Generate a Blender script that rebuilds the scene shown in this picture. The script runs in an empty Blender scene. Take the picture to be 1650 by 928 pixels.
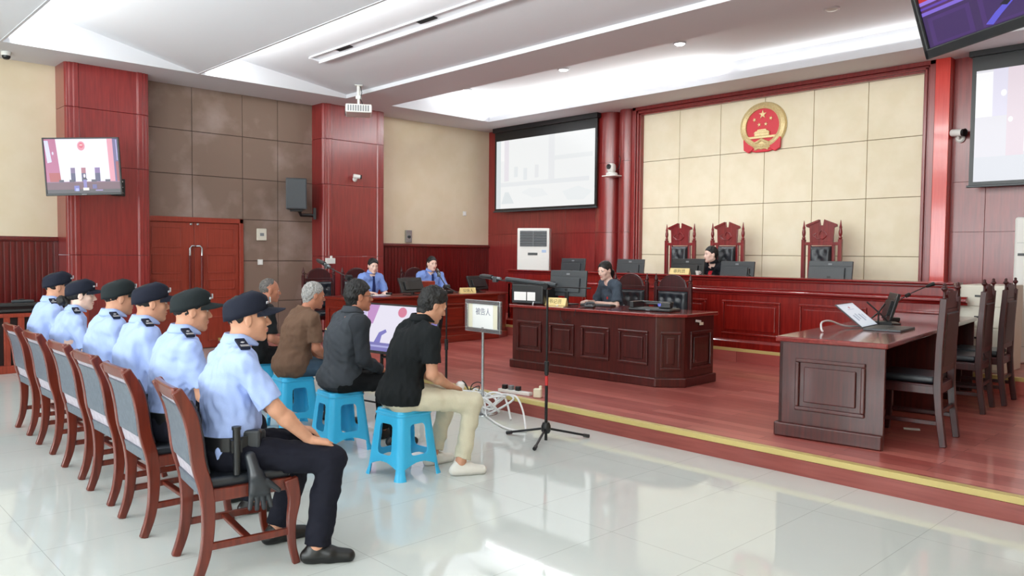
import bpy, math, random
import numpy as np
from mathutils import Vector, Matrix
random.seed(7)
sc = bpy.context.scene
COL = sc.collection
R = math.radians

# ---------------------------------------------------------------- camera
cam_d = bpy.data.cameras.new('camera')
cam = bpy.data.objects.new('camera', cam_d); COL.objects.link(cam)
def cam_axes(y, p, r):
    cy, sy, cp, sp, cr, sr = math.cos(y), math.sin(y), math.cos(p), math.sin(p), math.cos(r), math.sin(r)
    f = Vector((sy*cp, cy*cp, sp)); rt = Vector((cy, -sy, 0)); up = rt.cross(f)
    return rt*cr+up*sr, up*cr-rt*sr, f
_r, _u, _f = cam_axes(R(-46.33), R(-2.4885), R(0.5196))
_m = Matrix((( _r.x, _u.x, -_f.x, 0), (_r.y, _u.y, -_f.y, 0), (_r.z, _u.z, -_f.z, 1.55), (0, 0, 0, 1)))
cam.matrix_world = _m
cam_d.sensor_width = 36; cam_d.lens = 1263.19/1650*36; cam_d.clip_start = 0.05; cam_d.clip_end = 100
sc.camera = cam

# ---------------------------------------------------------------- light and exposure
sc.view_settings.view_transform = 'Standard'
sc.view_settings.look = 'None'
sc.view_settings.exposure = 0.0
sc.view_settings.gamma = 1.0
sc.view_settings.use_curve_mapping = False
try:
    sc.cycles.max_bounces = 8; sc.cycles.diffuse_bounces = 5; sc.cycles.glossy_bounces = 4
    sc.cycles.transmission_bounces = 4; sc.cycles.sample_clamp_indirect = 6.0
    sc.cycles.caustics_reflective = False; sc.cycles.caustics_refractive = False
except Exception:
    pass
world = bpy.data.worlds.new('sky'); sc.world = world; world.use_nodes = True
_bg = world.node_tree.nodes['Background']
_bg.inputs[0].default_value = (0.85, 0.92, 1.0, 1); _bg.inputs[1].default_value = 1.0

def area(name, loc, direction, sx, sy, watts, color=(1, 1, 1)):
    d = bpy.data.lights.new(name, 'AREA'); d.shape = 'RECTANGLE'; d.size = sx; d.size_y = sy
    d.energy = watts; d.color = color
    o = bpy.data.objects.new(name, d); COL.objects.link(o); o.location = loc
    o.rotation_euler = Vector(direction).to_track_quat('-Z', 'Y').to_euler()
    return o
DAY = (0.90, 0.98, 1.0)
LED = (0.96, 1.0, 0.98)
WX, BY = 0.65, -6.0          # planes of the right wall and of the back wall
RIGHT_WIN = [(-5.4, -3.9), (-3.5, -2.0), (-1.6, -0.1)]
BACK_WIN = [(-9.8, -7.7), (-7.2, -5.1), (-4.6, -2.5), (-2.0, 0.1)]
for a, b in RIGHT_WIN:
    area('daylight', (WX+0.45, (a+b)/2, 2.1), (-1, 0, -0.12), b-a, 2.3, 95, DAY)
for a, b in BACK_WIN:
    area('daylight', ((a+b)/2, BY-0.45, 2.1), (0, 1, -0.12), b-a, 2.3, 215, DAY)

# ---------------------------------------------------------------- mesh helpers
def lin(c):
    c = c/255.0
    return c/12.92 if c <= 0.04045 else ((c+0.055)/1.055)**2.4
def rgb(r, g, b): return (lin(r), lin(g), lin(b), 1.0)

class MB:
    def __init__(s): s.v = []; s.f = []; s.m = []; s.M = None; s.mi = 0
    def add(s, vs, fs):
        n = len(s.v)
        if s.M is not None: vs = [tuple(s.M @ Vector(p)) for p in vs]
        s.v += [tuple(p) for p in vs]; s.f += [tuple(i+n for i in f) for f in fs]; s.m += [s.mi]*len(fs)
        return s
    def box(s, x0, x1, y0, y1, z0, z1):
        return s.add([(x0,y0,z0),(x1,y0,z0),(x1,y1,z0),(x0,y1,z0),(x0,y0,z1),(x1,y0,z1),(x1,y1,z1),(x0,y1,z1)],
                     [(0,3,2,1),(4,5,6,7),(0,1,5,4),(1,2,6,5),(2,3,7,6),(3,0,4,7)])
    def cbox(s, c, d, rz=0, ry=0, rx=0):
        m = Matrix.Translation(c) @ Matrix.Rotation(rz, 4, 'Z') @ Matrix.Rotation(ry, 4, 'Y') @ Matrix.Rotation(rx, 4, 'X')
        hx, hy, hz = d[0]/2, d[1]/2, d[2]/2
        vs = [m @ Vector((a*hx, b*hy, e*hz)) for e in (-1, 1) for a, b in ((-1,-1),(1,-1),(1,1),(-1,1))]
        return s.add(vs, [(0,3,2,1),(4,5,6,7),(0,1,5,4),(1,2,6,5),(2,3,7,6),(3,0,4,7)])
    def prism(s, poly, z0, z1):
        n = len(poly)
        return s.add([(x,y,z0) for x,y in poly]+[(x,y,z1) for x,y in poly],
                     [tuple(range(n-1,-1,-1)), tuple(range(n,2*n))]+[(i,(i+1)%n,n+(i+1)%n,n+i) for i in range(n)])
    def extr(s, poly, o, u, v, t):
        """polygon (a,b) in the plane o + a*u + b*v, thickened by vector t"""
        o, u, v, t = map(Vector, (o, u, v, t)); n = len(poly)
        p = [o+u*a+v*b for a, b in poly]
        return s.add(p+[q+t for q in p], [tuple(range(n-1,-1,-1)), tuple(range(n,2*n))]+[(i,(i+1)%n,n+(i+1)%n,n+i) for i in range(n)])
    def tube(s, pts, r, n=10, cap=True):
        pts = [Vector(p) for p in pts]; rs = r if isinstance(r, (list, tuple)) else [r]*len(pts)
        vs = []; fs = []; up = None
        for i, p in enumerate(pts):
            d = (pts[min(i+1, len(pts)-1)]-pts[max(i-1, 0)]).normalized()
            if up is None:
                up = d.orthogonal().normalized()
            else:
                up = (up-d*up.dot(d))
                up = up.normalized() if up.length > 1e-6 else d.orthogonal().normalized()
            w = d.cross(up)
            vs += [p+(up*math.cos(2*math.pi*k/n)+w*math.sin(2*math.pi*k/n))*rs[i] for k in range(n)]
        for i in range(len(pts)-1):
            for k in range(n):
                a = i*n+k; b = i*n+(k+1)%n
                fs.append((a, b, b+n, a+n))
        if cap:
            fs += [tuple(range(n-1,-1,-1)), tuple(range((len(pts)-1)*n, len(pts)*n))]
        return s.add(vs, fs)
    def lathe(s, prof, c=(0,0,0), n=20, sx=1, sy=1):
        vs = []; fs = []
        for r, z in prof:
            vs += [(c[0]+sx*r*math.cos(2*math.pi*k/n), c[1]+sy*r*math.sin(2*math.pi*k/n), c[2]+z) for k in range(n)]
        for i in range(len(prof)-1):
            for k in range(n):
                a = i*n+k; b = i*n+(k+1)%n
                fs.append((a, b, b+n, a+n))
        fs += [tuple(range(n-1,-1,-1)), tuple(range((len(prof)-1)*n, len(prof)*n))]
        return s.add(vs, fs)
    def rail(s, prof, a, b, outward, upv=(0,0,1)):
        """sweep a 2D profile (out, up) from a to b"""
        a, b, w, u = Vector(a), Vector(b), Vector(outward), Vector(upv); n = len(prof)
        vs = [a+w*x+u*y for x, y in prof]+[b+w*x+u*y for x, y in prof]
        return s.add(vs, [tuple(range(n-1,-1,-1)), tuple(range(n,2*n))]+[(i,(i+1)%n,n+(i+1)%n,n+i) for i in range(n)])
    def build(s, name, mats, parent=None, smooth=False, bevel=0, seg=2, angle=35, subsurf=0):
        me = bpy.data.meshes.new(name); me.from_pydata(s.v, [], s.f)
        for m in (mats if isinstance(mats, (list, tuple)) else [mats]): me.materials.append(m)
        me.polygons.foreach_set('material_index', s.m); me.validate(); me.update()
        import bmesh
        bm = bmesh.new(); bm.from_mesh(me); bmesh.ops.recalc_face_normals(bm, faces=bm.faces); bm.to_mesh(me); bm.free()
        if smooth:
            me.polygons.foreach_set('use_smooth', [True]*len(me.polygons))
            if smooth != 'all':
                try: me.set_sharp_from_angle(angle=R(angle))
                except Exception: pass
        o = bpy.data.objects.new(name, me); COL.objects.link(o)
        if parent: o.parent = parent
        if bevel:
            b = o.modifiers.new('bevel', 'BEVEL'); b.width = bevel; b.segments = seg; b.limit_method = 'ANGLE'; b.angle_limit = R(30)
            b.harden_normals = False
        if subsurf:
            m = o.modifiers.new('sub', 'SUBSURF'); m.levels = subsurf; m.render_levels = subsurf
        return o

def thing(name, label, cat, loc=(0,0,0), rz=0, group=None, rot=None):
    o = bpy.data.objects.new(name, None); COL.objects.link(o); o.empty_display_size = 0.1
    o.location = loc; o.rotation_euler = rot if rot else (0, 0, rz)
    return tag(o, label, cat, group)
def tag(o, label, cat, group=None, kind=None):
    o['label'] = label; o['category'] = cat
    if group: o['group'] = group
    if kind: o['kind'] = kind
    return o
def struct(o, label=None):
    o['kind'] = 'structure'
    if label: o['label'] = label
    return o
def copy_thing(o, loc, rz, label, group=None):
    c = o.copy(); COL.objects.link(c); c.location = loc; c.rotation_euler = (0, 0, rz); c['label'] = label
    if group: c['group'] = group
    def rec(src, dst):
        for ch in kids[src]:
            d = ch.copy(); COL.objects.link(d); d.parent = dst; d.matrix_parent_inverse = ch.matrix_parent_inverse.copy()
            rec(ch, d)
    kids = {}
    def scan(x):
        kids[x] = [k for k in x.children]
        for k in kids[x]: scan(k)
    scan(o); rec(o, c)
    return c

# ---------------------------------------------------------------- materials
COATR = {'red_veneer': 0.2}
def mat(name, col, rough=0.5, metal=0.0, spec=0.5, coat=0.0, emit=None, estr=0.0, alpha=None):
    m = bpy.data.materials.new(name); m.use_nodes = True
    b = m.node_tree.nodes['Principled BSDF']
    b.inputs['Base Color'].default_value = col; b.inputs['Roughness'].default_value = rough
    b.inputs['Metallic'].default_value = metal; b.inputs['Specular IOR Level'].default_value = spec
    b.inputs['Coat Weight'].default_value = coat; b.inputs['Coat Roughness'].default_value = COATR.get(name, 0.08)
    if emit: b.inputs['Emission Color'].default_value = emit; b.inputs['Emission Strength'].default_value = estr
    return m
def N(m, t, **kw):
    n = m.node_tree.nodes.new(t)
    for k, v in kw.items(): setattr(n, k, v)
    return n
def L(m, a, b): m.node_tree.links.new(a, b)
def bsdf(m): return m.node_tree.nodes['Principled BSDF']
def noisy(name, c1, c2, scale=(1,1,1), nscale=5, detail=6, rough=0.5, bump=0.0, bdist=0.01, obj=True, rvar=0, pos=(0.35, 0.65), **kw):
    m = mat(name, c1, rough, **kw)
    tc = N(m, 'ShaderNodeTexCoord'); mp = N(m, 'ShaderNodeMapping'); mp.inputs['Scale'].default_value = scale
    no = N(m, 'ShaderNodeTexNoise'); no.inputs['Scale'].default_value = nscale; no.inputs['Detail'].default_value = detail
    cr = N(m, 'ShaderNodeValToRGB'); cr.color_ramp.elements[0].color = c1; cr.color_ramp.elements[1].color = c2
    cr.color_ramp.elements[0].position, cr.color_ramp.elements[1].position = pos
    L(m, tc.outputs['Object' if obj else 'Generated'], mp.inputs['Vector']); L(m, mp.outputs[0], no.inputs['Vector'])
    L(m, no.outputs['Fac'], cr.inputs[0]); L(m, cr.outputs[0], bsdf(m).inputs['Base Color'])
    if bump:
        bu = N(m, 'ShaderNodeBump'); bu.inputs['Strength'].default_value = bump; bu.inputs['Distance'].default_value = bdist
        L(m, no.outputs['Fac'], bu.inputs['Height']); L(m, bu.outputs[0], bsdf(m).inputs['Normal'])
    m['_noise'] = 1
    return m
def wood(name, c1, c2, grain='z', rough=0.28, coat=0.3, bump=0.02, s=1.0):
    sc_ = {'z': (14*s, 14*s, 0.9*s), 'x': (0.9*s, 14*s, 14*s), 'y': (14*s, 0.9*s, 14*s)}[grain]
    return noisy(name, c1, c2, sc_, 3.0, 8, rough, bump, 0.003, coat=coat, pos=(0.3, 0.72))

M = {}
M['wall_red'] = wood('red_veneer', rgb(116,30,30), rgb(142,44,42), 'z', 0.3, 0.55)
M['wain'] = wood('dark_red_veneer', rgb(80,10,10), rgb(106,17,16), 'z', 0.3, 0.2)
M['desk'] = wood('mahogany', rgb(56,17,15), rgb(82,28,24), 'z', 0.3, 0.2)
M['desk_x'] = wood('mahogany_top', rgb(108,32,30), rgb(136,46,42), 'y', 0.15, 0.5)
M['bench'] = wood('bench_mahogany', rgb(110,18,14), rgb(140,30,22), 'z', 0.25, 0.3)
M['benchx'] = wood('bench_mahogany_rail', rgb(112,22,22), rgb(140,36,34), 'x', 0.2, 0.4)
M['pros'] = wood('reddish_mahogany', rgb(96,26,16), rgb(126,38,24), 'y', 0.28, 0.3)
M['chair_wood'] = wood('brown_chair_wood', rgb(82,30,20), rgb(116,44,28), 'z', 0.28, 0.3)
M['throne'] = wood('throne_wood', rgb(104,22,26), rgb(136,34,38), 'z', 0.25, 0.3)
M['dark_chair'] = wood('dark_chair_wood', rgb(44,10,12), rgb(70,18,20), 'z', 0.4, 0.12)
M['door'] = wood('door_wood', rgb(134,50,36), rgb(152,60,44), 'z', 0.35, 0.1)
M['rail_wood'] = wood('railing_wood', rgb(120,40,22), rgb(150,56,32), 'z', 0.35, 0.1)
M['beige'] = noisy('beige_paint', rgb(216,200,172), rgb(220,205,180), (1,1,1), 3, 3, 0.8, spec=0.2)
M['white'] = mat('white_plaster', rgb(216,217,222), 0.85, spec=0.2)
M['gold'] = noisy('gold', rgb(214,190,132), rgb(232,214,166), (1,1,1), 60, 3, 0.4, 0.3, 0.004, metal=0.25)
M['gold_dk'] = mat('gold_ink', rgb(90,80,40), 0.5)
M['plate'] = mat('brass_plate', rgb(226,204,140), 0.35, metal=0.1)
M['eblred'] = mat('emblem_red', rgb(206,32,52), 0.4)
M['black'] = mat('black_plastic', rgb(26,27,29), 0.35)
M['blackm'] = mat('black_metal', rgb(22,22,24), 0.4, metal=0.3)
M['dgrey'] = mat('dark_grey_plastic', rgb(56,60,64), 0.4)
M['grey'] = mat('grey_plastic', rgb(120,124,128), 0.45)
M['chrome'] = mat('brushed_metal', rgb(190,196,200), 0.25, metal=0.9)
M['wplastic'] = mat('white_plastic', rgb(224,224,220), 0.4)
M['paper'] = mat('white_paper', rgb(238,238,236), 0.7)
M['cream_paper'] = mat('cream_card', rgb(226,220,196), 0.7)
M['leather'] = mat('black_leather', rgb(34,38,44), 0.35, spec=0.6)
M['leather_g'] = noisy('slate_leather', rgb(76,86,98), rgb(92,102,114), (1,1,1), 40, 4, 0.38, 0.15, 0.001, spec=0.6)
M['stitch'] = noisy('grey_lining', rgb(160,152,162), rgb(182,174,184), (1,1,1), 30, 3, 0.5)
M['blue'] = mat('blue_plastic', rgb(60,184,232), 0.3, spec=0.5)
bsdf(M['blue']).inputs['Subsurface Weight'].default_value = 0.0
M['cream'] = mat('cream_metal', rgb(214,210,196), 0.45)
M['ink'] = mat('grey_ink', rgb(120,120,140), 0.8)
M['cable'] = mat('white_cable', rgb(226,226,226), 0.5)
M['bcable'] = mat('black_cable', rgb(30,30,32), 0.5)
M['red'] = mat('red_mark', rgb(200,50,50), 0.5)
M['lamp'] = mat('lamp_glow', rgb(255,255,255), 0.5, emit=(1,1,1,1), estr=12)
M['led'] = mat('led_strip', rgb(255,255,255), 0.5, emit=(1,1,1,1), estr=6)
def emis(r, g, b, s=1.0):
    key = 'glow_%d_%d_%d' % (r, g, b)
    if key not in M: M[key] = mat(key, (0.01,0.01,0.01,1), 0.3, emit=rgb(r,g,b), estr=s)
    return M[key]

def tile_floor():
    m = mat('white_glazed_tiles', rgb(226,228,224), 0.04, spec=0.5)
    geo = N(m, 'ShaderNodeNewGeometry'); sx = N(m, 'ShaderNodeSeparateXYZ'); L(m, geo.outputs['Position'], sx.inputs[0])
    outs = []
    for ax, off, per in (('X', 0.54, 0.6), ('Y', 1.0, 1.2)):
        a = N(m, 'ShaderNodeMath', operation='ADD'); a.inputs[1].default_value = 40+off; L(m, sx.outputs[ax], a.inputs[0])
        d = N(m, 'ShaderNodeMath', operation='MODULO'); d.inputs[1].default_value = per; L(m, a.outputs[0], d.inputs[0])
        c = N(m, 'ShaderNodeMath', operation='LESS_THAN'); c.inputs[1].default_value = 0.0035; L(m, d.outputs[0], c.inputs[0])
        outs.append(c)
    mx = N(m, 'ShaderNodeMath', operation='MAXIMUM'); L(m, outs[0].outputs[0], mx.inputs[0]); L(m, outs[1].outputs[0], mx.inputs[1])
    no = N(m, 'ShaderNodeTexNoise'); no.inputs['Scale'].default_value = 2.5; no.inputs['Detail'].default_value = 8
    L(m, geo.outputs['Position'], no.inputs['Vector'])
    cr = N(m, 'ShaderNodeValToRGB'); cr.color_ramp.elements[0].color = rgb(206,211,207); cr.color_ramp.elements[1].color = rgb(212,217,212)
    L(m, no.outputs['Fac'], cr.inputs[0])
    mi = N(m, 'ShaderNodeMix', data_type='RGBA'); mi.inputs['B'].default_value = rgb(176,180,176)
    L(m, mx.outputs[0], mi.inputs['Factor']); L(m, cr.outputs[0], mi.inputs['A']); L(m, mi.outputs['Result'], bsdf(m).inputs['Base Color'])
    return m
def planks():
    m = mat('red_floorboards', rgb(170,84,74), 0.3, spec=0.5, coat=0.3)
    geo = N(m, 'ShaderNodeNewGeometry'); mp = N(m, 'ShaderNodeMapping'); L(m, geo.outputs['Position'], mp.inputs[0])
    br = N(m, 'ShaderNodeTexBrick'); br.inputs['Scale'].default_value = 1.0
    br.inputs['Brick Width'].default_value = 1.2; br.inputs['Row Height'].default_value = 0.125; br.inputs['Mortar Size'].default_value = 0.0025
    br.inputs['Color1'].default_value = rgb(172,86,80); br.inputs['Color2'].default_value = rgb(206,122,112); br.inputs['Mortar'].default_value = rgb(120,52,48)
    L(m, mp.outputs[0], br.inputs['Vector'])
    mp2 = N(m, 'ShaderNodeMapping'); mp2.inputs['Scale'].default_value = (0.8, 18, 18); L(m, geo.outputs['Position'], mp2.inputs[0])
    no = N(m, 'ShaderNodeTexNoise'); no.inputs['Scale'].default_value = 3; no.inputs['Detail'].default_value = 8; L(m, mp2.outputs[0], no.inputs['Vector'])
    hs = N(m, 'ShaderNodeMix', data_type='RGBA', blend_type='MULTIPLY'); hs.inputs['Factor'].default_value = 0.6
    cr = N(m, 'ShaderNodeValToRGB'); cr.color_ramp.elements[0].color = (0.55,0.5,0.5,1); cr.color_ramp.elements[1].color = (1.1,1.05,1.05,1)
    L(m, no.outputs['Fac'], cr.inputs[0]); L(m, br.outputs['Color'], hs.inputs['A']); L(m, cr.outputs[0], hs.inputs['B'])
    L(m, hs.outputs['Result'], bsdf(m).inputs['Base Color'])
    return m
def taupe_panel():
    m = mat('taupe_panel', rgb(138,116,104), 0.55, spec=0.3)
    geo = N(m, 'ShaderNodeNewGeometry')
    no = N(m, 'ShaderNodeTexNoise'); no.inputs['Scale'].default_value = 1.6; no.inputs['Detail'].default_value = 6; L(m, geo.outputs['Position'], no.inputs['Vector'])
    cr = N(m, 'ShaderNodeValToRGB'); cr.color_ramp.elements[0].color = rgb(126,106,94); cr.color_ramp.elements[1].color = rgb(158,140,132)
    cr.color_ramp.elements[0].position = 0.5; cr.color_ramp.elements[1].position = 0.75
    L(m, no.outputs['Fac'], cr.inputs[0]); L(m, cr.outputs[0], bsdf(m).inputs['Base Color'])
    return m
M['tiles'] = tile_floor(); M['planks'] = planks(); M['taupe'] = taupe_panel()
M['nosing'] = mat('yellow_brass_nosing', rgb(196,176,112), 0.45, metal=0.0)
M['panel_beige'] = noisy('beige_fabric_panel', rgb(230,219,192), rgb(236,226,202), (1,1,1), 4, 4, 0.75, spec=0.2)
M['dark_gap'] = mat('panel_joint', rgb(140,122,98), 0.8)
M['dark_gap2'] = mat('taupe_joint', rgb(70,54,48), 0.8)
# ================================================================ THE ROOM
WL, YJ, CZ = -12.4, 11.15, 4.1       # left wall, judges' wall, lower ceiling
b = MB().box(WL-0.2, WX+0.2, BY-0.2, YJ+0.2, -0.2, 0)
struct(b.build('floor', M['tiles']), 'white glossy tiled floor of the public area')
b = MB().box(WL, WX, 5.28, YJ, 0.0005, 0.15)
pf = struct(b.build('floor_platform', M['planks']), 'red wooden platform in front of the judges')
b = MB(); b.rail([(0.004,0.012),(-0.06,0.012),(-0.06,-0.01),(0.0,-0.03),(0.004,-0.03)], (WL,5.277,0.143), (WX,5.277,0.143), (0,-1,0))
struct(b.build('trim_1', M['nosing'], bevel=0.002), 'yellow nosing strip along the platform edge')
M['riser'] = wood('shade_darkened_riser', rgb(128,58,52), rgb(150,76,68), 'x', 0.4, 0.1)  # browner wood for an added board, with the step's shade put into its colour
struct(MB().box(WL, WX, 5.268, 5.2795, 0.0, 0.112).build('trim_3', M['riser']), 'brown red riser board of the platform, darkened with painted shade')
DX1 = -2.95
b = MB().box(WL, WX, 9.26, YJ, 0.1505, 0.33)
struct(b.build('floor_dais', M['planks']), 'raised floor under the judges bench')
b = MB(); b.rail([(0.004,0.01),(-0.05,0.01),(-0.05,-0.01),(0.0,-0.03),(0.004,-0.03)], (WL,9.257,0.323), (WX,9.257,0.323), (0,-1,0))
struct(b.build('trim_2', M['nosing'], bevel=0.002), 'yellow nosing strip along the dais edge')

# --- left wall
b = MB()
b.mi = 0; b.box(WL-0.2, WL, BY, 3.2, 1.73, 4.9); b.box(WL-0.2, WL, 8.0, YJ, 1.73, 4.9)
b.mi = 1; b.box(WL-0.2, WL, 3.2, 8.0, 0, 4.9)
wl = struct(b.build('wall_left', [M['beige'], M['dark_gap2']]), 'left wall with beige paint and taupe panels')
# taupe panels with joints, around the door
seams_y = [3.60, 4.20, 4.885, 5.705, 6.325, 7.1]; seams_z = [0.02, 0.72, 1.395, 2.075, 2.74, 3.42, 4.12]
b = MB(); j = 0.005
for y0, y1 in zip(seams_y[:-1], seams_y[1:]):
    for z0, z1 in zip(seams_z[:-1], seams_z[1:]):
        if y1 <= 5.72 and z1 <= 2.09: continue
        b.box(WL-0.01, WL+0.012, y0+j, y1-j, z0+j, z1-j)
b.build('wall_panels', M['taupe'], wl, bevel=0.003)
# wainscot with vertical ribs
for (y0, y1) in ((BY, 3.0), (8.24, YJ)):
    b = MB(); b.box(WL-0.2, WL+0.015, y0, y1, 0, 1.73)
    y = y0+0.02
    while y < y1-0.05:
        b.box(WL+0.01, WL+0.028, y, y+0.055, 0.18, 1.66); y += 0.075
    b.rail([(0,0),(0.05,0),(0.055,0.02),(0.035,0.035),(0.03,0.06),(0,0.06)], (WL,y0,1.67), (WL,y1,1.67), (1,0,0))
    b.build('wainscot', M['wain'], wl, bevel=0.004)
# double door
def make_door():
    d = struct(thing('door_1', 'double wooden door', 'door', (WL, 0, 0)))
    del d['category']
    Y0, Y1, Z1 = 4.14, 5.70, 2.08
    b = MB(); b.box(-0.02, 0.05, Y0-0.04, Y0+0.04, 0, Z1); b.box(-0.02, 0.05, Y1-0.07, Y1, 0, Z1); b.box(-0.02, 0.05, Y0-0.04, Y1, Z1-0.08, Z1)
    b.build('door_frame', M['door'], d, bevel=0.008)
    mid = (Y0+Y1-0.03)/2
    for (a, c, hs) in ((Y0+0.045, mid-0.003, 1), (mid+0.003, Y1-0.075, -1)):
        b = MB(); b.box(-0.015, 0.02, a, c, 0.01, Z1-0.085)
        for (z0, z1) in ((0.12, 0.5), (0.62, 0.82), (0.94, 1.1), (1.2, 1.5), (1.6, 1.92)):
            ya, yc = (a+0.07, c-0.20) if hs == 1 else (a+0.20, c-0.07)
            w = 0.014
            b.box(0.015, 0.03, ya, yc, z1-w, z1); b.box(0.015, 0.03, ya, yc, z0, z0+w)
            b.box(0.015, 0.03, ya, ya+w, z0, z1); b.box(0.015, 0.03, yc-w, yc, z0, z1)
        lf = b.build('door_leaf', M['door'], d, bevel=0.003)
        hy = c-0.09 if hs == 1 else a+0.09
        h = MB(); h.mi = 0
        h.tube([(0.02,hy+0.07*hs,1.625),(0.07,hy+0.07*hs,1.63),(0.085,hy+0.03*hs,1.63),(0.085,hy,1.60),(0.085,hy,1.48)], 0.015, 10)
        h.mi = 1; h.tube([(0.085,hy,1.48),(0.085,hy,0.62)], 0.019, 10)
        h.mi = 0; h.tube([(0.085,hy,0.62),(0.085,hy,0.52),(0.02,hy,0.50)], 0.015, 10)
        h.build('door_handle', [M['chrome'], M['wain']], lf, smooth=True)
        k = MB(); k.cbox((0.03, c-0.05 if hs == 1 else a+0.05, 1.97), (0.02,0.035,0.03)); k.build('door_stop', M['chrome'], lf, bevel=0.004)
make_door()
# pillars on the left wall
def pillar(n, y0, y1, depth):
    w = y1-y0; x1 = WL+depth
    b = MB(); b.mi = 0
    prof = [(WL-0.05,y0),(x1-0.06,y0),(x1-0.03,y0+0.02),(x1-0.03,y0+0.05),(x1-0.012,y0+0.055),(x1-0.012,y0+0.10),(x1,y0+0.105),(x1,y0+0.16),(x1-0.02,y0+0.175),
            (x1-0.02,y1-0.175),(x1,y1-0.16),(x1,y1-0.105),(x1-0.012,y1-0.10),(x1-0.012,y1-0.055),(x1-0.03,y1-0.05),(x1-0.03,y1-0.02),(x1-0.06,y1),(WL-0.05,y1)]
    for z0, z1 in ((0.0,1.48),(1.484,2.72),(2.724,3.5),(3.504,4.12)):
        b.prism(prof, z0, z1)
    o = b.build('wall_left_pillar_%d' % n, M['wall_red'], bevel=0.004)
    return struct(o, 'red veneered pillar on the left wall')
pillar(1, 3.0, 4.10, 0.48)
pillar(2, 6.97, 8.24, 0.40)

# --- judges' wall
b = MB(); b.box(WL-0.2, WX+0.2, YJ, YJ+0.2, 0, 4.9)
wj = struct(b.build('wall_front', M['wall_red']), 'red veneered wall behind the judges')
b = MB(); 
for x0, x1 in ((WL,-11.3),(-11.296,-10.2),(-10.196,-9.42)):
    for z0, z1 in ((0.3,1.95),(1.954,4.12)): b.box(x0, x1, YJ-0.02, YJ+0.01, z0, z1)
for x0, x1 in ((-3.45,-3.06),(-3.056,-2.35),(-2.346,-1.6),(-1.596,WX)):
    for z0, z1 in ((0.3,0.99),(0.994,1.88),(1.884,2.52),(2.524,3.12),(3.124,4.12)): b.box(x0, x1, YJ-0.02, YJ+0.01, z0, z1)
b.build('wall_panels', M['wall_red'], wj, bevel=0.002)
# rounded columns and frame
def half_col(x0, x1, y, bulge):
    n = 14; pts = [(x0, YJ+0.02)]
    for i in range(n+1):
        t = i/n; pts.append((x0+(x1-x0)*t, y-bulge*math.sin(math.pi*t)**0.6))
    pts.append((x1, YJ+0.02)); return pts
b = MB()
for x0, x1, bl in ((-9.42,-8.93,0.12),(-8.86,-8.52,0.14)):
    for z0, z1 in ((0.3,1.95),(1.954,3.2),(3.204,4.12)): b.prism(half_col(x0, x1, YJ-0.05, bl), z0, z1)
struct(b.build('wall_front_columns', M['wall_red'], smooth=True, angle=50), 'pair of rounded red columns left of the beige panels')
M['coral'] = wood('coral_red_lacquer', rgb(200,52,44), rgb(212,66,56), 'z', 0.2, 0.4)
b = MB(); b.box(-3.635, -3.46, YJ-0.17, YJ+0.02, 0.3, 4.12)
struct(b.build('wall_front_strip', M['coral'], bevel=0.004), 'bright red upright strip right of the beige panels')
# stepped frame
def frame_ring(b, x0, x1, z1, w, y0, y1):
    b.box(x0, x0+w, y0, y1, 0.3, z1); b.box(x1-w, x1, y0, y1, 0.3, z1); b.box(x0, x1, y0, y1, z1-w, z1)
b = MB()
frame_ring(b, -8.52, -3.635, 4.12, 0.075, YJ-0.16, YJ+0.02)
frame_ring(b, -8.445, -3.71, 4.045, 0.03, YJ-0.13, YJ+0.02)
frame_ring(b, -8.42, -3.735, 4.02, 0.03, YJ-0.16, YJ+0.02)
frame_ring(b, -8.395, -3.76, 3.995, 0.03, YJ-0.12, YJ+0.02)
struct(b.build('wall_front_frame', M['wall_red'], bevel=0.006), 'stepped red frame around the beige panels')
b = MB(); b.mi = 1; b.box(-8.37, -3.78, YJ-0.01, YJ+0.01, 0.3, 3.97); b.mi = 0
xs = [-8.37,-7.624,-6.85,-6.082,-5.313,-4.534,-3.78]; zs = [0.3,0.8,1.56,2.36,3.165,3.97]
for x0, x1 in zip(xs[:-1], xs[1:]):
    for z0, z1 in zip(zs[:-1], zs[1:]): b.box(x0+.004, x1-.004, YJ-0.03, YJ, z0+.004, z1-.004)
b.build('panel_cladding', [M['panel_beige'], M['dark_gap']], wj, bevel=0.004)

# --- walls outside the picture, with the windows that light the room
def window_wall(name, axis, pos, lo, hi, wins, thick, mats):
    b = MB(); z0, z1 = 0.95, 3.25
    def bx(a, c, za, zb):
        if c-a < 1e-4: return
        if axis == 'x': b.box(pos, pos+thick, a, c, za, zb)
        else: b.box(a, c, pos-thick, pos, za, zb)
    bx(lo, hi, 0, z0); bx(lo, hi, z1, 4.9)
    e = lo
    for a, c in wins: bx(e, a, z0, z1); e = c
    bx(e, hi, z0, z1)
    return struct(b.build(name, mats))
window_wall('wall_right', 'x', WX, BY, YJ, RIGHT_WIN, 0.2, M['beige'])
window_wall('wall_back', 'y', BY, WL, WX, BACK_WIN, 0.2, M['beige'])
nwin = 1
for axis, pos, wins in (('x', WX+0.1, RIGHT_WIN), ('y', BY-0.1, BACK_WIN)):
    for a, c in wins:
        b = MB(); w = 0.05
        def bx(p0, p1, za, zb):
            if axis == 'x': b.box(pos-0.03, pos+0.03, p0, p1, za, zb)
            else: b.box(p0, p1, pos-0.03, pos+0.03, za, zb)
        bx(a, a+w, 0.95, 3.25); bx(c-w, c, 0.95, 3.25); bx((a+c)/2-w/2, (a+c)/2+w/2, 0.95, 3.25)
        bx(a, c, 0.95, 1.0); bx(a, c, 3.2, 3.25); bx(a, c, 2.5, 2.55)
        struct(b.build('window_%d' % nwin, M['wplastic'], bevel=0.004)); nwin += 1

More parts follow.
